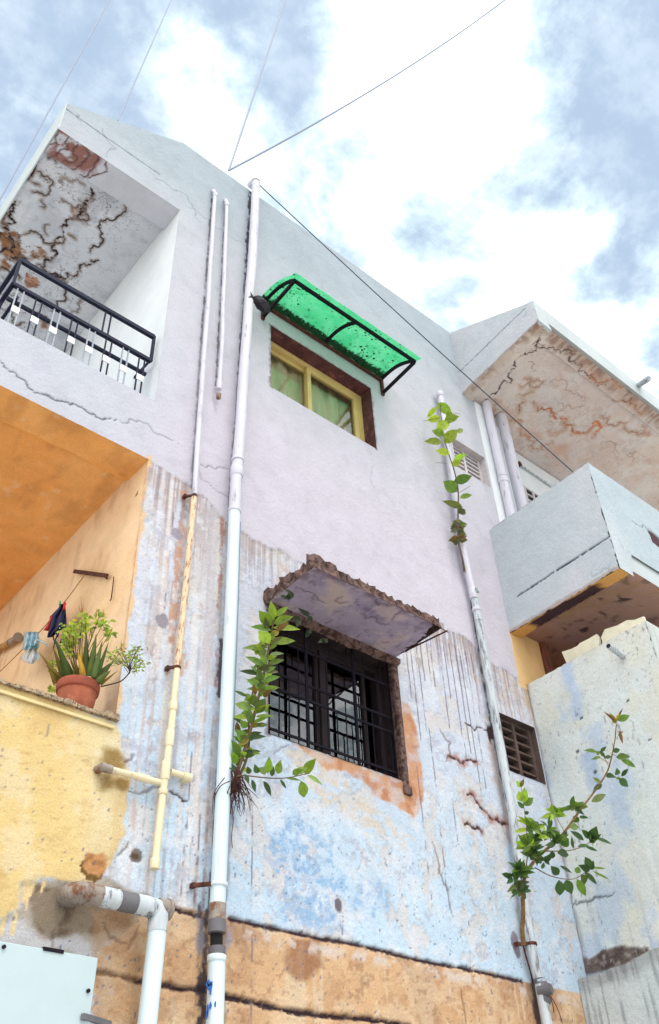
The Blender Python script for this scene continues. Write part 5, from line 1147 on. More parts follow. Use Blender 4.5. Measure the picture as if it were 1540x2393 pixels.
# ---------------- broad-leaved sapling beside the dark window
d0 = depth_of(Fp(c6(165, 1480), -.09)); d1 = depth_of(Fp(c6(410, 470), -.30))
pl = thing('fig_sapling', 'leafy sapling rooted behind the tall drainpipe, climbing beside the barred window', 'plant', tuple(Fp(c6(165, 1480), -.05)))
SP = [(150, 1500), (175, 1440), (205, 1340), (230, 1270), (268, 1140), (308, 980), (345, 820), (370, 690), (386, 600), (400, 520), (412, 465)]
dd = lambda y: d0 + (d1 - d0) * min(max((1500 - y) / 1030, 0), 1)
q = MB(); grow(q, stem3(c6, SP, [dd(p[1]) for p in SP]), .013, .004)
S2 = [(180, 1440), (215, 1380), (250, 1290), (262, 1180), (258, 1060), (270, 960), (300, 860), (310, 760)]; grow(q, stem3(c6, S2, [dd(p[1]) + .02 for p in S2]), .009, .003)
S3 = [(195, 1400), (240, 1398), (350, 1410), (430, 1414), (500, 1408), (560, 1395), (610, 1385)]; grow(q, stem3(c6, S3, [d0 - .06 - .02 * i for i in range(7)]), .004, .002)
q.build('stem', M_stem, pl)
q = MB()
T = [((390, 530), (318, 445), 62, 'bright'), ((400, 500), (386, 388), 44, 'bright'), ((410, 480), (490, 412), 30, 'bright'), ((405, 520), (516, 478), 46, 'bright'), ((400, 545), (560, 535), 36, 'bright'), ((388, 560), (275, 524), 36, 'mid'),
     ((380, 640), (316, 560), 70, 'bright'), ((395, 630), (532, 604), 40, 'bright'), ((372, 660), (216, 650), 30, 'mid'), ((380, 700), (462, 690), 22, 'pale'), ((360, 725), (300, 640), 40, 'bright'), ((352, 765), (240, 702), 36, 'mid'), ((370, 755), (460, 720), 30, 'mid'),
     ((350, 800), (416, 768), 26, 'mid'), ((340, 812), (204, 785), 28, 'dark'), ((345, 850), (436, 818), 32, 'mid'), ((328, 890), (250, 838), 42, 'mid'), ((332, 905), (434, 882), 30, 'mid'), ((318, 925), (384, 905), 34, 'yellow'), ((310, 960), (244, 962), 50, 'mid'), ((275, 1020), (182, 962), 52, 'mid'),
     ((308, 1035), (352, 948), 64, 'mid'), ((300, 1060), (402, 1045), 22, 'mid'), ((250, 942), (174, 905), 18, 'dark'), ((282, 1090), (372, 1055), 20, 'mid'), ((298, 1108), (372, 1100), 26, 'dark'), ((258, 1112), (165, 1055), 20, 'dark'), ((246, 1180), (358, 1166), 28, 'dark'), ((240, 1205), (186, 1130), 56, 'mid'),
     ((214, 1265), (188, 1340), 52, 'dark'), ((226, 1262), (334, 1250), 20, 'dark'), ((206, 1290), (160, 1190), 46, 'mid'), ((238, 1285), (292, 1276), 26, 'dark'), ((190, 1330), (160, 1260), 44, 'bright'), ((250, 1120), (212, 1080), 40, 'mid'), ((330, 860), (318, 780), 46, 'mid'), ((300, 700), (330, 620), 34, 'bright'),
     ((390, 590), (436, 560), 34, 'yellow'), ((415, 560), (490, 512), 30, 'brown'), ((345, 945), (384, 900), 30, 'brown'), ((300, 930), (285, 868), 28, 'brown'), ((386, 600), (410, 585), 44, 'bright'), ((320, 900), (360, 840), 40, 'mid'), ((290, 1000), (300, 930), 40, 'olive'), ((270, 1100), (260, 1000), 40, 'mid'),
     ((180, 1380), (150, 1320), 36, 'dark'), ((200, 1160), (190, 1085), 30, 'brown'), ((360, 760), (330, 690), 36, 'mid'), ((365, 560), (355, 480), 30, 'olive'), ((260, 1200), (300, 1150), 34, 'mid'), ((330, 990), (380, 1030), 34, 'mid')]
for b_, t_, w_, k_ in T: lf(q, c6, b_, t_, w_, dd(b_[1]) - .01, k_)
for b_, t_, w_, k_ in [((262, 1388), (254, 1345), 30, 'dark'), ((312, 1384), (294, 1333), 32, 'dark'), ((368, 1385), (378, 1288), 44, 'mid'), ((428, 1388), (442, 1308), 42, 'mid'), ((392, 1402), (402, 1345), 26, 'dark'), ((330, 1385), (350, 1345), 50, 'pale'), ((440, 1420), (482, 1474), 16, 'dark'), ((345, 1430), (392, 1508), 28, 'dark'),
                       ((276, 1420), (302, 1494), 24, 'dark'), ((512, 1390), (566, 1358), 36, 'mid'), ((582, 1386), (640, 1298), 52, 'bright'), ((560, 1428), (584, 1528), 54, 'mid'), ((598, 1396), (684, 1442), 24, 'pale'), ((470, 1412), (562, 1420), 14, 'mid'), ((540, 1380), (590, 1350), 40, 'pale'), ((235, 1390), (262, 1440), 24, 'dark')]:
    lf(q, c6, b_, t_, w_, d0 - .09, k_)
for (x, y) in ((520, 365), (560, 500), (600, 480), (620, 560), (480, 380), (700, 610)):       # shoots against the wall, the hood's shade put into a darker leaf colour
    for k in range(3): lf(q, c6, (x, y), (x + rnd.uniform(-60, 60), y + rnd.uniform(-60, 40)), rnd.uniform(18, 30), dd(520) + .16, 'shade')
for (sp_, n_) in ((SP, 30), (S2, 22)):                              # the smaller leaves that fill the stem
    for k in range(n_):
        y = rnd.uniform(560, 1300) if sp_ is SP else rnd.uniform(780, 1380); x = float(np.interp(-y, [-p_[1] for p_ in sp_], [p_[0] for p_ in sp_])); s_ = rnd.choice((-1, 1)); an = rnd.uniform(-.5, .9); L2 = rnd.uniform(30, 100)
        lf(q, c6, (x, y), (x + s_ * L2 * math.cos(an), y - L2 * math.sin(an)), rnd.uniform(18, 34), dd(y) + rnd.uniform(-.03, .04), rnd.choice(('mid', 'bright', 'mid', 'olive', 'bright', 'yellow')))
q.build('foliage', M_leaf, pl, tint=True)
q = MB(); rr = random.Random(21)
for k in range(46):
    a = PD(c6(160 + rr.uniform(-12, 50), 1380 + rr.uniform(-40, 90)), d0 + rr.uniform(-.03, .04)); e = PD(c6(165 + rr.uniform(-20, 120) * (1 if rr.random() < .8 else 1.6), 1560 + rr.uniform(-90, 80)), d0 + rr.uniform(-.06, .06))
    m_ = (a + e) / 2 + np.array([rr.uniform(-.03, .02), rr.uniform(-.03, .02), rr.uniform(-.03, .02)]); grow(q, [a, m_, e], .0030, .001, 3)
for pts in (((150, 1430), (95, 1460), (62, 1530), (80, 1600), (130, 1700)), ((150, 1460), (110, 1560), (85, 1620), (120, 1720), (135, 1800)), ((140, 1490), (128, 1580), (140, 1680)), ((150, 1500), (170, 1640), (160, 1760), (175, 1860)), ((120, 1410), (60, 1500), (50, 1620)), ((160, 1540), (150, 1700), (140, 1840), (120, 1960))):
    grow(q, stem3(c6, pts, [d0 - .075] * len(pts)), .0028, .0012, 5)
q.build('roots', M_root, pl)

# ---------------- thin sapling on the right drainpipe
d0 = depth_of(Fp(c5(330, 1690), -.10)); d1 = depth_of(Fp(c5(195, 740), -.22))
pl = thing('wall_sapling', 'slim sapling with bright heart leaves climbing the top of the right drainpipe', 'plant', tuple(Fp(c5(345, 1770), -.05)))
dd = lambda y: d0 + (d1 - d0) * min(max((1700 - y) / 960, 0), 1)
SP = [(346, 1775), (332, 1690), (312, 1600), (305, 1500), (308, 1300), (290, 1180), (252, 1060), (222, 960), (203, 830), (196, 735)]
q = MB(); grow(q, stem3(c5, SP, [dd(p[1]) for p in SP]), .010, .003)
for a, b_ in (((240, 1110), (170, 1105)), ((310, 1290), (380, 1250)), ((200, 830), (95, 850)), ((270, 800), (318, 808))): q.tube(stem3(c5, (a, b_), (dd(a[1]), dd(a[1]) - .04)), .002, 5)
q.build('stem', mat('purple_twig', lin(110, 92, 84, .7), .7, .2, 30), pl)
q = MB()
for b_, t_, w_, k_ in [((178, 742), (274, 810), 56, 'bright'), ((176, 765), (112, 828), 34, 'bright'), ((197, 826), (114, 846), 42, 'bright'), ((222, 852), (312, 814), 52, 'bright'), ((232, 815), (270, 800), 30, 'bright'), ((176, 905), (258, 842), 62, 'bright'), ((222, 935), (146, 905), 44, 'bright'), ((222, 988), (302, 898), 66, 'bright'), ((206, 982), (102, 966), 48, 'bright'),
                       ((254, 1050), (172, 1026), 44, 'bright'), ((280, 1095), (358, 1048), 36, 'bright'), ((268, 1118), (326, 1096), 40, 'bright'), ((280, 1222), (394, 1186), 56, 'mid'), ((300, 1284), (218, 1214), 72, 'mid'), ((318, 1322), (394, 1298), 32, 'mid'), ((334, 1382), (218, 1332), 40, 'olive'), ((306, 1412), (350, 1392), 36, 'olive'), ((300, 920), (340, 900), 30, 'pale')]:
    lf(q, c5, b_, t_, w_, dd(b_[1]) - .01, k_, mid=.36, fold=.12)
for k in range(24):
    y = rnd.uniform(1400, 1600); x = 308; s_ = rnd.choice((-1, 1)); lf(q, c5, (x, y), (x + s_ * rnd.uniform(25, 62), y + rnd.uniform(-36, 26)), rnd.uniform(22, 44), dd(y), rnd.choice(('grey', 'olive', 'grey', 'brown')), curl=.3)
q.build('foliage', M_leaf, pl, tint=True)

# ---------------- branching shrub at the lower right
bp = Fp(c8(705, 1040), -.10); d0 = depth_of(bp); d1 = depth_of(P(c8(1210, 0), 'x', 5.30)); d2 = depth_of(P(c8(1130, 590), 'x', 5.36))
pl = thing('wall_shrub', 'branching shrub growing out beside the right drainpipe over the pale lower wall', 'plant', tuple(bp))
dx8 = lambda x, y: d0 + (d1 - d0) * min(max((x - 705) / 505, 0), 1.1)
c78 = lambda x, y: ((c7(x, y)[0] - 953.6) / .38077, (c7(x, y)[1] - 1806.1) / .38077)
main = [(708, 1050), (700, 960), (706, 880), (704, 760), (708, 690), (724, 615), (790, 520), (880, 440), (960, 360), (1060, 220), (1130, 130)] + [c78(1160, 1480), c78(1195, 1395), c78(1228, 1240), c78(1240, 1115)]
q = MB(); grow(q, stem3(c8, main, [dx8(*p) - .03 for p in main]), .015, .003)
br1 = [(780, 580), (880, 632), (1010, 650), (1100, 600), (1150, 570)]; br2 = [(850, 478), (990, 474), (1090, 440), (1150, 392)]; br3 = [(720, 600), (735, 480), (730, 380), (716, 250), (692, 70)]
for b_, r_ in ((br1, .004), (br2, .004), (br3, .004)): grow(q, stem3(c8, b_, [dx8(*p) - .04 for p in b_]), r_, .0015)
for a, b_ in ((c78(1195, 1395), c78(1120, 1350)), (c78(1215, 1330), c78(1290, 1360)), (c78(1170, 1460), c78(1270, 1500)), ((960, 360), (900, 250)), ((1040, 250), (1000, 190)), ((880, 440), (860, 330)), ((790, 520), (740, 340)), c78(1140, 1540) and ((1130, 130), c78(1085, 1560)), (c78(1190, 1420), c78(1150, 1340))):
    q.tube(stem3(c8, (a, b_), (dx8(*a) - .03, dx8(*b_) - .05)), .002, 5)
q.build('stem', mat('tan_bark', lin(146, 112, 66, .75), .8, .25, 25, lin(96, 92, 70, .7), (.48, .62), .4), pl)
q = MB()
for b_, t_, w_, k_ in [((925, 622), (876, 568), 46, 'dark'), ((925, 655), (932, 752), 56, 'dark'), ((968, 655), (1004, 738), 56, 'dark'), ((932, 568), (1008, 612), 20, 'dark'), ((1036, 650), (1092, 754), 46, 'mid'), ((1060, 620), (1090, 688), 50, 'mid'), ((1080, 610), (1164, 678), 32, 'dark'), ((1112, 600), (1056, 560), 40, 'dark'), ((1112, 590), (1086, 512), 54, 'dark'),
                       ((1122, 592), (1132, 536), 40, 'dark'), ((1132, 580), (1214, 584), 12, 'mid'), ((1130, 600), (1244, 652), 12, 'mid'), ((1030, 612), (1050, 572), 36, 'mid'), ((915, 490), (988, 500), 48, 'dark'), ((886, 478), (886, 524), 32, 'dark'), ((1040, 450), (1112, 436), 20, 'dark'), ((1086, 450), (1166, 476), 18, 'dark'), ((1112, 402), (1066, 342), 36, 'dark'),
                       ((1122, 402), (1156, 326), 56, 'dark'), ((1130, 440), (1130, 404), 44, 'mid'), ((1150, 398), (1254, 426), 22, 'dark'), ((936, 440), (984, 398), 72, 'dark'), ((1014, 462), (1000, 384), 18, 'dark'), ((1078, 412), (996, 348), 32, 'dark'), ((990, 330), (1050, 326), 40, 'pale'), ((1050, 275), (1010, 300), 44, 'mid'), ((1050, 270), (1104, 266), 20, 'dark'),
                       ((690, 86), (664, 44), 26, 'bright'), ((690, 86), (708, 34), 22, 'olive'), ((704, 176), (676, 104), 50, 'bright'), ((712, 180), (716, 84), 40, 'bright'), ((712, 198), (768, 146), 44, 'mid'), ((710, 215), (670, 172), 26, 'dark'), ((716, 250), (742, 236), 22, 'dark')]:
    lf(q, c8, b_, t_, w_, dx8(*b_) - .05, k_)
for (x, y), n, ln, ks in (((742, 330), 13, 78, ('bright', 'bright', 'mid')), ((780, 392), 14, 84, ('mid', 'bright', 'dark')), ((905, 240), 13, 70, ('bright', 'mid', 'bright')), ((1015, 205), 8, 74, ('mid', 'dark')), ((690, 600), 26, 74, ('dark', 'dark', 'mid')), ((660, 690), 12, 66, ('dark', 'olive')), ((770, 500), 12, 66, ('dark', 'mid')), ((930, 420), 8, 60, ('dark', 'mid')), ((866, 352), 10, 80, ('dark', 'mid')), ((690, 720), 10, 70, ('dark', 'olive')),
                          ((760, 470), 12, 72, ('mid', 'dark')), ((826, 540), 7, 60, ('dark',)), ((1055, 200), 5, 66, ('mid', 'olive')), ((735, 440), 10, 72, ('bright', 'mid')), ((900, 420), 8, 66, ('dark', 'mid')), ((640, 640), 7, 56, ('dark',)), ((800, 330), 8, 70, ('bright', 'mid')), ((1120, 420), 5, 56, ('dark',))):
    for k in range(n):
        an = rnd.uniform(0, 6.28); L2 = ln * rnd.uniform(.6, 1.25); bx, by = x + rnd.uniform(-16, 16), y + rnd.uniform(-16, 16)
        lf(q, c8, (bx, by), (bx + L2 * math.cos(an), by - L2 * math.sin(an) * .8 - 10), rnd.uniform(17, 32), dx8(x, y) - .05, rnd.choice(ks), dz=rnd.uniform(-.08, .04))
for b_, t_, w_, k_ in [((1140, 1540), (1080, 1575), 34, 'dark'), ((1128, 1532), (1078, 1486), 26, 'pale'), ((1065, 1662), (1170, 1602), 44, 'pale'), ((1100, 1312), (1020, 1290), 28, 'mid'), ((1128, 1312), (1168, 1272), 22, 'dark'), ((1130, 1345), (1064, 1360), 18, 'mid'), ((1205, 1345), (1150, 1350), 24, 'dark'), ((1216, 1310), (1266, 1292), 32, 'dark'), ((1240, 1352), (1334, 1334), 44, 'mid'),
                       ((1275, 1370), (1384, 1408), 38, 'mid'), ((1168, 1482), (1228, 1478), 38, 'dark'), ((1244, 1474), (1248, 1430), 34, 'dark'), ((1276, 1482), (1324, 1428), 28, 'dark'), ((1258, 1502), (1324, 1550), 50, 'dark'), ((1236, 1500), (1284, 1494), 20, 'mid'), ((1240, 1112), (1196, 1034), 24, 'yellow'), ((1240, 1102), (1278, 998), 14, 'brown'), ((1238, 1104), (1166, 1028), 20, 'brown'),
                       ((1250, 1092), (1334, 1050), 44, 'mid'), ((1240, 1110), (1210, 1070), 30, 'yellow'), ((1262, 1160), (1284, 1254), 22, 'brown'), ((1250, 1200), (1290, 1160), 12, 'brown'), ((1240, 1090), (1260, 1040), 20, 'yellow'), ((1120, 1330), (1100, 1305), 26, 'mid'), ((1160, 1350), (1120, 1300), 24, 'dark')]:
    lf(q, c7, b_, t_, w_, dx8(*c78(*b_)) - .05, k_)
q.build('foliage', M_leaf, pl, tint=True)
q = MB(); grow(q, stem3(c8, ((870, 1370), (890, 1430), (900, 1500), (930, 1560)), [depth_of(Fp(c8(880, 1400), -.02))] * 4), .003, .002); grow(q, stem3(c8, ((875, 1370), (915, 1440), (950, 1540)), [depth_of(Fp(c8(880, 1400), -.02))] * 3), .003, .002)
grow(q, stem3(c8, ((702, 1010), (712, 1080), (740, 1180), (770, 1300), (790, 1400)), [d0 + .02] * 5), .007, .003); q.build('roots', M_root, pl)

# ================================================================== terracotta pot with aloe and basil on the lower parapet
pc = np.array([1.785, .098, 3.955]); pot = thing('plant_pot', 'round terracotta pot with a thick rim on the crumbling yellow balcony parapet', 'flower pot', tuple(pc))
def lathe(mb, c, prof, n=40):
    vs_ = [c + np.array([r_ * math.cos(2 * math.pi * i / n), r_ * math.sin(2 * math.pi * i / n), z]) for r_, z in prof for i in range(n)]
    mb.add(vs_, [(j * n + i, j * n + (i + 1) % n, (j + 1) * n + (i + 1) % n, (j + 1) * n + i) for j in range(len(prof) - 1) for i in range(n)], True); return mb
q = MB(); lathe(q, pc, [(0, 0), (.074, 0), (.080, .006), (.094, .07), (.100, .122), (.100, .126)]); q.build('body', M_terra, pot)
q = MB(); lathe(q, pc, [(.1005, .120), (.107, .122), (.110, .130), (.112, .160), (.110, .170), (.104, .172), (.098, .168), (.096, .145)]); q.build('rim', mat('dark_terracotta_rim', lin(172, 88, 66, .75), .85, .14, 16, lin(150, 84, 66, .75), (.5, .7), .2, 90), pot)
q = MB(); lathe(q, pc, [(.097, .150), (.05, .156), (0, .158)]); q.build('soil', M_soil, pot)
dpot = depth_of(pc + (0, 0, .16))
al = thing('aloe_plant', 'spiky dark green aloe with long pointed leaves in the terracotta pot', 'plant', tuple(pc + (0, 0, .155)))
q = MB()
for b_, t_, w_, k_ in [((600, 1180), (398, 892), 46, 'olive'), ((575, 1215), (458, 955), 62, 'olive'), ((650, 1150), (545, 845), 62, 'olive'), ((700, 1130), (556, 745), 84, 'mid'), ((690, 1130), (640, 1010), 40, 'yellow'), ((740, 1130), (688, 975), 46, 'mid'), ((770, 1125), (775, 950), 50, 'olive'), ((850, 1135), (792, 880), 66, 'yellow'), ((870, 1130), (885, 695), 84, 'mid'), ((920, 1140), (986, 700), 84, 'mid'),
                       ((960, 1150), (1048, 775), 70, 'mid'), ((985, 1160), (1112, 790), 56, 'mid'), ((960, 1180), (1175, 975), 84, 'mid'), ((1000, 1200), (1136, 1080), 74, 'mid'), ((1030, 1225), (1205, 1085), 30, 'olive'), ((830, 1130), (842, 820), 50, 'yellow'), ((810, 1130), (740, 1000), 50, 'olive'), ((1010, 1190), (1130, 1040), 50, 'mid'), ((640, 1160), (466, 1030), 40, 'olive'), ((900, 1130), (940, 860), 60, 'mid'), ((660, 1150), (600, 960), 50, 'mid')]:
    k = .22846; off = rnd.uniform(-.05, .05); b3 = PD(cA(*b_), dpot + off * .4); t3 = PD(cA(*t_), dpot + off - .02); ax = t3 - b3; L2 = np.linalg.norm(ax); n3 = nrm(CAM - b3); sd3 = nrm(np.cross(nrm(ax), n3)); up3 = nrm(np.cross(sd3, ax)); w3 = w_ * k * dpot / FPX * .54
    bend = np.array([0, 0, -.10 * L2]) + sd3 * rnd.uniform(-.05, .05) * L2; vs_ = []; st_ = 9; tn = green({'mid': 'dark', 'olive': 'olive', 'yellow': 'yellow'}[k_]); tn = (tn[0] * 2.2, tn[1] * 1.5, tn[2] * 1.1)
    for j in range(st_):
        tt = j / (st_ - 1); ww = w3 * (1 - tt) ** .8 * (1.0 if tt > .1 else .85) + .0006; c3_ = b3 + ax * tt + bend * (tt * tt - tt)
        vs_ += [c3_ - sd3 * ww, c3_ - up3 * ww * .55, c3_ + sd3 * ww, c3_ + up3 * ww * .12]
    q.add(vs_, [(j * 4 + a, j * 4 + (a + 1) % 4, j * 4 + 4 + (a + 1) % 4, j * 4 + 4 + a) for j in range(st_ - 1) for a in range(4)], True, tn)
q.build('foliage', mat('aloe_skin', (.1, .15, .05), .5, .15, 20, bump=.05, tint='tint'), al, tint=True)
ba = thing('basil_plant', 'bushy light green basil with brown seed spikes in the terracotta pot', 'plant', tuple(pc + (.02, .02, .155)))
q = MB(); CL = [(870, 520), (840, 560), (760, 610), (830, 640), (700, 680), (780, 720), (860, 600), (720, 640), (1020, 520), (1060, 590), (1000, 590), (1130, 690), (1090, 700), (930, 650), (740, 790), (700, 850), (760, 900), (680, 740), (820, 700), (550, 1080), (530, 1000), (540, 1260), (700, 790), (640, 860), (660, 660)]
CR = [(1110, 930), (1150, 910), (1180, 960), (1220, 900), (1240, 850), (1290, 930), (1330, 960), (1370, 850), (1390, 890), (1400, 960), (1440, 980), (1460, 1010), (1360, 1030), (1300, 1000), (1200, 990), (1400, 1060), (1420, 840), (1340, 900), (1250, 970)]
root = pc + (0, 0, .15)
for i, c_ in enumerate(CL):
    dp_ = dpot + rnd.uniform(.03, .1); e = PD(cA(*c_), dp_); grow(q, [root + (rnd.uniform(-.04, .04), rnd.uniform(-.02, .04), 0), (root + e) / 2 + (rnd.uniform(-.02, .02), 0, .02), e], .0028, .0012, 3)
rt = [(1030, 1245), (1130, 1222), (1240, 1188), (1310, 1120), (1330, 1090), (1318, 1030)]; rs = grow(q, stem3(cA, rt, [dpot - .03] * 6), .004, .003)
for c_ in CR: e = PD(cA(*c_), dpot - .03 + rnd.uniform(-.04, .04)); grow(q, [rs[-1 - rnd.randrange(0, 8)], (rs[-1] + e) / 2 + (0, 0, -.01), e], .0018, .001, 3)
q.build('stem', mat('basil_twig', lin(92, 74, 58, .7), .8, .2, 30, bump=.1), ba)
q = MB()
for c_, kk, nn in [(c, ('bright', 'lime', 'lime', 'lime'), 16) for c in CL] + [(c, ('lime', 'bright', 'pale', 'yellow'), 16) for c in CR]:
    dp_ = dpot + (rnd.uniform(.03, .11) if c_ in CL else rnd.uniform(-.06, .06))
    for k in range(nn):
        x, y = c_[0] + rnd.gauss(0, 26), c_[1] + rnd.gauss(0, 26); an = rnd.uniform(-3.6, .5); L2 = rnd.uniform(26, 66) * (1 if c_ in CL else .62); lf(q, cA, (x, y), (x + L2 * math.cos(an), y - L2 * math.sin(an) * .7), L2 * .42, dp_, rnd.choice(kk), dz=rnd.uniform(-.02, .02), curl=.2)
q.build('foliage', M_leaf, ba, tint=True)
for top_, bot_ in (((828, 320), (838, 480)), ((802, 405), (826, 480)), ((1056, 452), (1060, 500)), ((986, 448), (990, 520)), ((1242, 770), (1240, 850)), ((1150, 640), (1130, 690)), ((853, 400), (845, 480))):
    q = MB(); n_ = 9
    for j in range(n_):
        tt = j / n_; c3_ = PD(cA(bot_[0] + (top_[0] - bot_[0]) * tt, bot_[1] + (top_[1] - bot_[1]) * tt), dpot); r_ = .0042 * (1 - .6 * tt)
        q.tube([c3_ - (0, 0, r_), c3_, c3_ + (0, 0, r_)], [r_ * .5, r_, r_ * .4], 6)
    a, b2 = PD(cA(*bot_), dpot), PD(cA(*top_), dpot); q.tube([a, b2], .0011, 5); q.build('seed_spike', mat('dry_seed', lin(190, 140, 84, .8), .9, .2, 30, bump=0), ba)

# ================================================================== washing line corner
br = thing('wall_bracket', 'rusty iron bar fixed on the orange balcony wall above the pot, holding the clothesline', 'bracket', tuple(P(cA(1000, 95), 'x', 1.95)))
q = MB(); q.bar(P(cA(760, 66), 'x', 1.945), P(cA(1098, 112), 'x', 1.945), .014, .026); q.build('bar', M_rust, br, bevel=.002)
q = MB(); q.tube([P(cA(1060, 105), 'x', 1.94), P(cA(1098, 145), 'x', 1.965)], .006, 8); q.build('spike', M_rust, br)
hk = thing('wire_hook', 'thin rusty wire hanging down the orange wall right of the iron bar', 'wire', tuple(P(cA(1160, 125), 'x', 1.965)))
q = MB(); q.tube([P(cA(1165, 122), 'x', 1.96), P(cA(1150, 260), 'x', 1.962), P(cA(1138, 350), 'x', 1.955), P(cA(1126, 366), 'x', 1.955)], .0035, 8); q.build('wire', M_rust, hk)
XC = 1.86
lnp = [P(cA(858, 92), 'x', 1.93), P(cA(840, 140), 'x', 1.92), P(cA(675, 362), 'x', XC + .01), P(cA(440, 650), 'x', XC + .005), P(cA(210, 885), 'x', XC + .005), P(cA(0, 1092), 'x', XC + .01), P(cA(-200, 1280), 'x', XC + .03)]
q = MB(); q.tube(smooth(lnp, 4), .0028, 6); tag(q.build('clothesline', mat('brown_cord', lin(168, 122, 70, .8), .9, .1, 30, bump=0)), 'thin brown clothesline slanting across the orange balcony from the iron bar', 'clothesline')
def cloth(name, rows, m, xx, amp, fr, parent=None, thick=.006, n=18, tone=0.0):
    q = MB(); vs_ = []; nr = len(rows)
    for j, (l, r_) in enumerate(rows):
        for i in range(n + 1):
            tt = i / n; p = P(cA(l[0] + (r_[0] - l[0]) * tt, l[1] + (r_[1] - l[1]) * tt), 'x', xx + amp * math.sin(fr * tt * 6.28 + j * .5 + tone) - .012 * math.sin(math.pi * tt)); vs_.append(p)
    k = len(vs_); vs_ += [p + np.array([thick, 0, 0]) for p in vs_]; fs_ = []
    for j in range(nr - 1):
        for i in range(n): a = j * (n + 1) + i; fs_ += [(a, a + 1, a + n + 2, a + n + 1), (k + a, k + a + n + 1, k + a + n + 2, k + a + 1)]
    ed = [j * (n + 1) for j in range(nr)]; eb = [j * (n + 1) + n for j in range(nr)]
    for e_ in (ed, eb): fs_ += [(e_[j], e_[j + 1], k + e_[j + 1], k + e_[j]) for j in range(nr - 1)]
    fs_ += [((nr - 1) * (n + 1) + i, (nr - 1) * (n + 1) + i + 1, k + (nr - 1) * (n + 1) + i + 1, k + (nr - 1) * (n + 1) + i) for i in range(n)] + [(i, i + 1, k + i + 1, k + i) for i in range(n)]
    q.add(vs_, fs_, True); return q.build(name, m, parent)
nv = thing('washing', 'dark navy cloth bunched up on the clothesline left of the basil', 'cloth', tuple(P(cA(640, 420), 'x', XC)))
cloth('cloth_body', [((622, 400), (662, 400)), ((600, 440), (664, 445)), ((560, 480), (668, 490)), ((522, 520), (672, 540)), ((515, 570), (674, 590)), ((512, 620), (668, 640)), ((500, 665), (655, 660)), ((490, 700), (600, 668)), ((484, 742), (530, 735))], M_navy, XC - .01, .012, 2.2, nv)
cloth('cloth_tail', [((650, 650), (676, 660)), ((632, 720), (668, 720)), ((612, 790), (655, 790)), ((612, 830), (640, 830))], M_navy, XC - .005, .004, 1, nv, n=8)
q = MB()
for pts in (((570, 665), (585, 720), (560, 790), (550, 850)), ((610, 665), (590, 740), (600, 700)), ((545, 700), (548, 760), (570, 800))): q.tube([P(cA(*p), 'x', XC - .01) for p in pts], .004, 6)
q.build('strings', M_navy, nv)
rd = cloth('red_cloth', [((512, 520), (560, 520)), ((506, 560), (540, 560)), ((490, 600), (530, 600)), ((465, 640), (525, 640)), ((442, 668), (500, 676))], M_red, XC + .006, .006, 1.4, None, n=10)
tag(rd, 'red cloth showing behind the bunched navy cloth on the line', 'cloth')
for c_, m, lab in (((660, 420), M_red, 'red clothes peg gripping the navy cloth'), ((614, 392), M_green, 'green clothes peg above the navy cloth')):
    e = P(cA(*c_), 'x', XC - .03); pg = thing('clothes_peg', lab, 'clothes peg', tuple(e)); h_ = .036 if m is M_red else .018
    for s_ in (-1, 1): q = MB(); q.bar(e + (s_ * .005, s_ * .003, h_ * .7), e + (s_ * .003, s_ * .006, -h_ * .7), .006, .011); q.build('jaw', m, pg)
def film(name, c_, a):
    m = bpy.data.materials.new(name); m.use_nodes = True; t = NT(m.node_tree); bs = t.n['Principled BSDF']; out = t.n['Material Output']
    tc = t.new('ShaderNodeTexCoord').outputs['Object']; bs.inputs['Roughness'].default_value = .2
    t.link(t.mix(t.ramp(t.noise(tc, 26, 4), .35, .7), c_, (.75, .85, .9)), bs.inputs['Base Color'])
    tp = t.new('ShaderNodeBsdfTransparent'); ms = t.new('ShaderNodeMixShader'); t.link(t.ramp(t.noise(tc, 18, 4), .3, .7, a, min(a + .35, .95)), ms.inputs[0]); t.link(tp.outputs[0], ms.inputs[1]); t.link(bs.outputs[0], ms.inputs[2]); t.link(ms.outputs[0], out.inputs[0]); return m
pb = thing('plastic_bag', 'knotted pale blue plastic bag hanging on the clothesline at the left', 'bag', tuple(P(cA(320, 690), 'x', XC)))
M_film = film('blue_bag_film', lin(96, 192, 222, .9), .6)
cloth('bag_body', [((262, 684), (380, 684)), ((246, 730), (396, 740)), ((240, 790), (398, 800)), ((232, 840), (388, 850)), ((226, 868), (370, 868))], M_film, XC - .02, .012, 3, pb)
cloth('knot', [((300, 770), (375, 770)), ((285, 800), (380, 800)), ((300, 835), (360, 835))], M_film, XC - .045, .012, 2, pb, n=10)
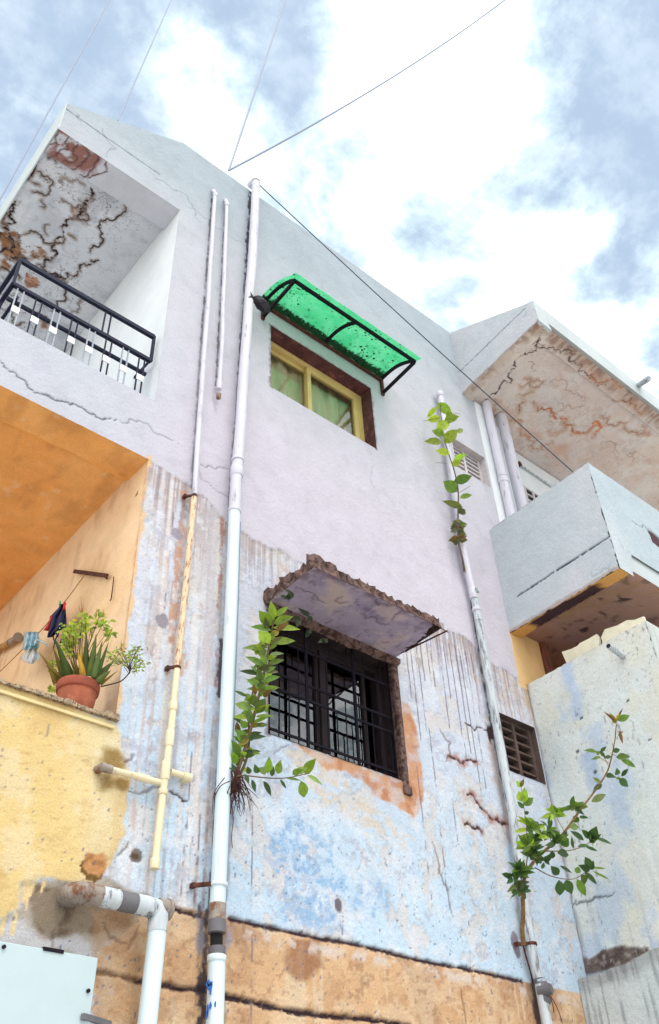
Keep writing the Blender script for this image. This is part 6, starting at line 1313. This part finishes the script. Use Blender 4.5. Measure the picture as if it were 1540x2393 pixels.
cloth('bag_tail', [((360, 750), (372, 775)), ((410, 762), (405, 790)), ((450, 785), (440, 805)), ((492, 832), (486, 832))], M_film, XC - .045, .003, 1, pb, n=6)
cloth('bag_mouth', [((262, 868), (372, 868)), ((240, 910), (384, 900)), ((205, 962), (404, 945)), ((235, 985), (375, 975)), ((280, 1008), (340, 1008))], film('clear_bag_film', lin(206, 226, 240, .9), .4), XC - .015, .01, 2.4, pb)
hs = thing('flexible_hose', 'ribbed cream hose end with a socket on the orange wall at the left edge', 'hose', tuple(P(cA(100, 780), 'x', 1.93)))
hp = smooth([P(cA(*p), 'x', 1.935) for p in ((-80, 905), (0, 850), (60, 822), (110, 790))], 8); q = MB(); q.tube(hp, [.020 + .005 * (i % 2) for i in range(len(hp))], 12); q.build('ribbed_tube', mat('dirty_cream_plastic', lin(200, 160, 96, .8), .7, .2, 20, lin(120, 84, 50, .8), (.5, .65), .1), hs)
q = MB(); q.tube([P(cA(100, 795), 'x', 1.935), P(cA(185, 745), 'x', 1.935)], [.026, .024], 14); q.tube([P(cA(180, 745), 'x', 1.935), P(cA(190, 738), 'x', 1.935)], .034, 14); q.build('socket', M_pvcdirty, hs)

# ================================================================== white sheet metal panel at the lower left
bd = thing('metal_panel', 'blank white sheet metal panel with dark screws at the lower left corner', 'panel', (1.4, -.13, 2.3))
q = MB(); q.prism([(.9, -.15, 1.7), (1.925, -.15, 1.7), (1.952, -.15, 2.768), (.9, -.15, 2.765)], (0, .03, 0)); q.build('sheet', M_sheet, bd, bevel=.004)
for c_ in ((20, 1290), (480, 1530)): e = Fp(c3(*c_), -.151); q = MB(); q.tube([e, e + (0, -.008, 0)], .008, 10); q.build('screw', M_iron, bd)
e = Fp(c3(285, 1312), -.14); q = MB(); q.bar(e + (-.045, 0, 0), e + (.045, 0, 0), .03, .014); q.build('clamp', M_iron, bd)
q = MB(); q.bar(Fp(c3(452, 1668), -.165), Fp(c3(600, 1712), -.08), .018, .022); q.build('support_arm', M_pvcgrey, bd)
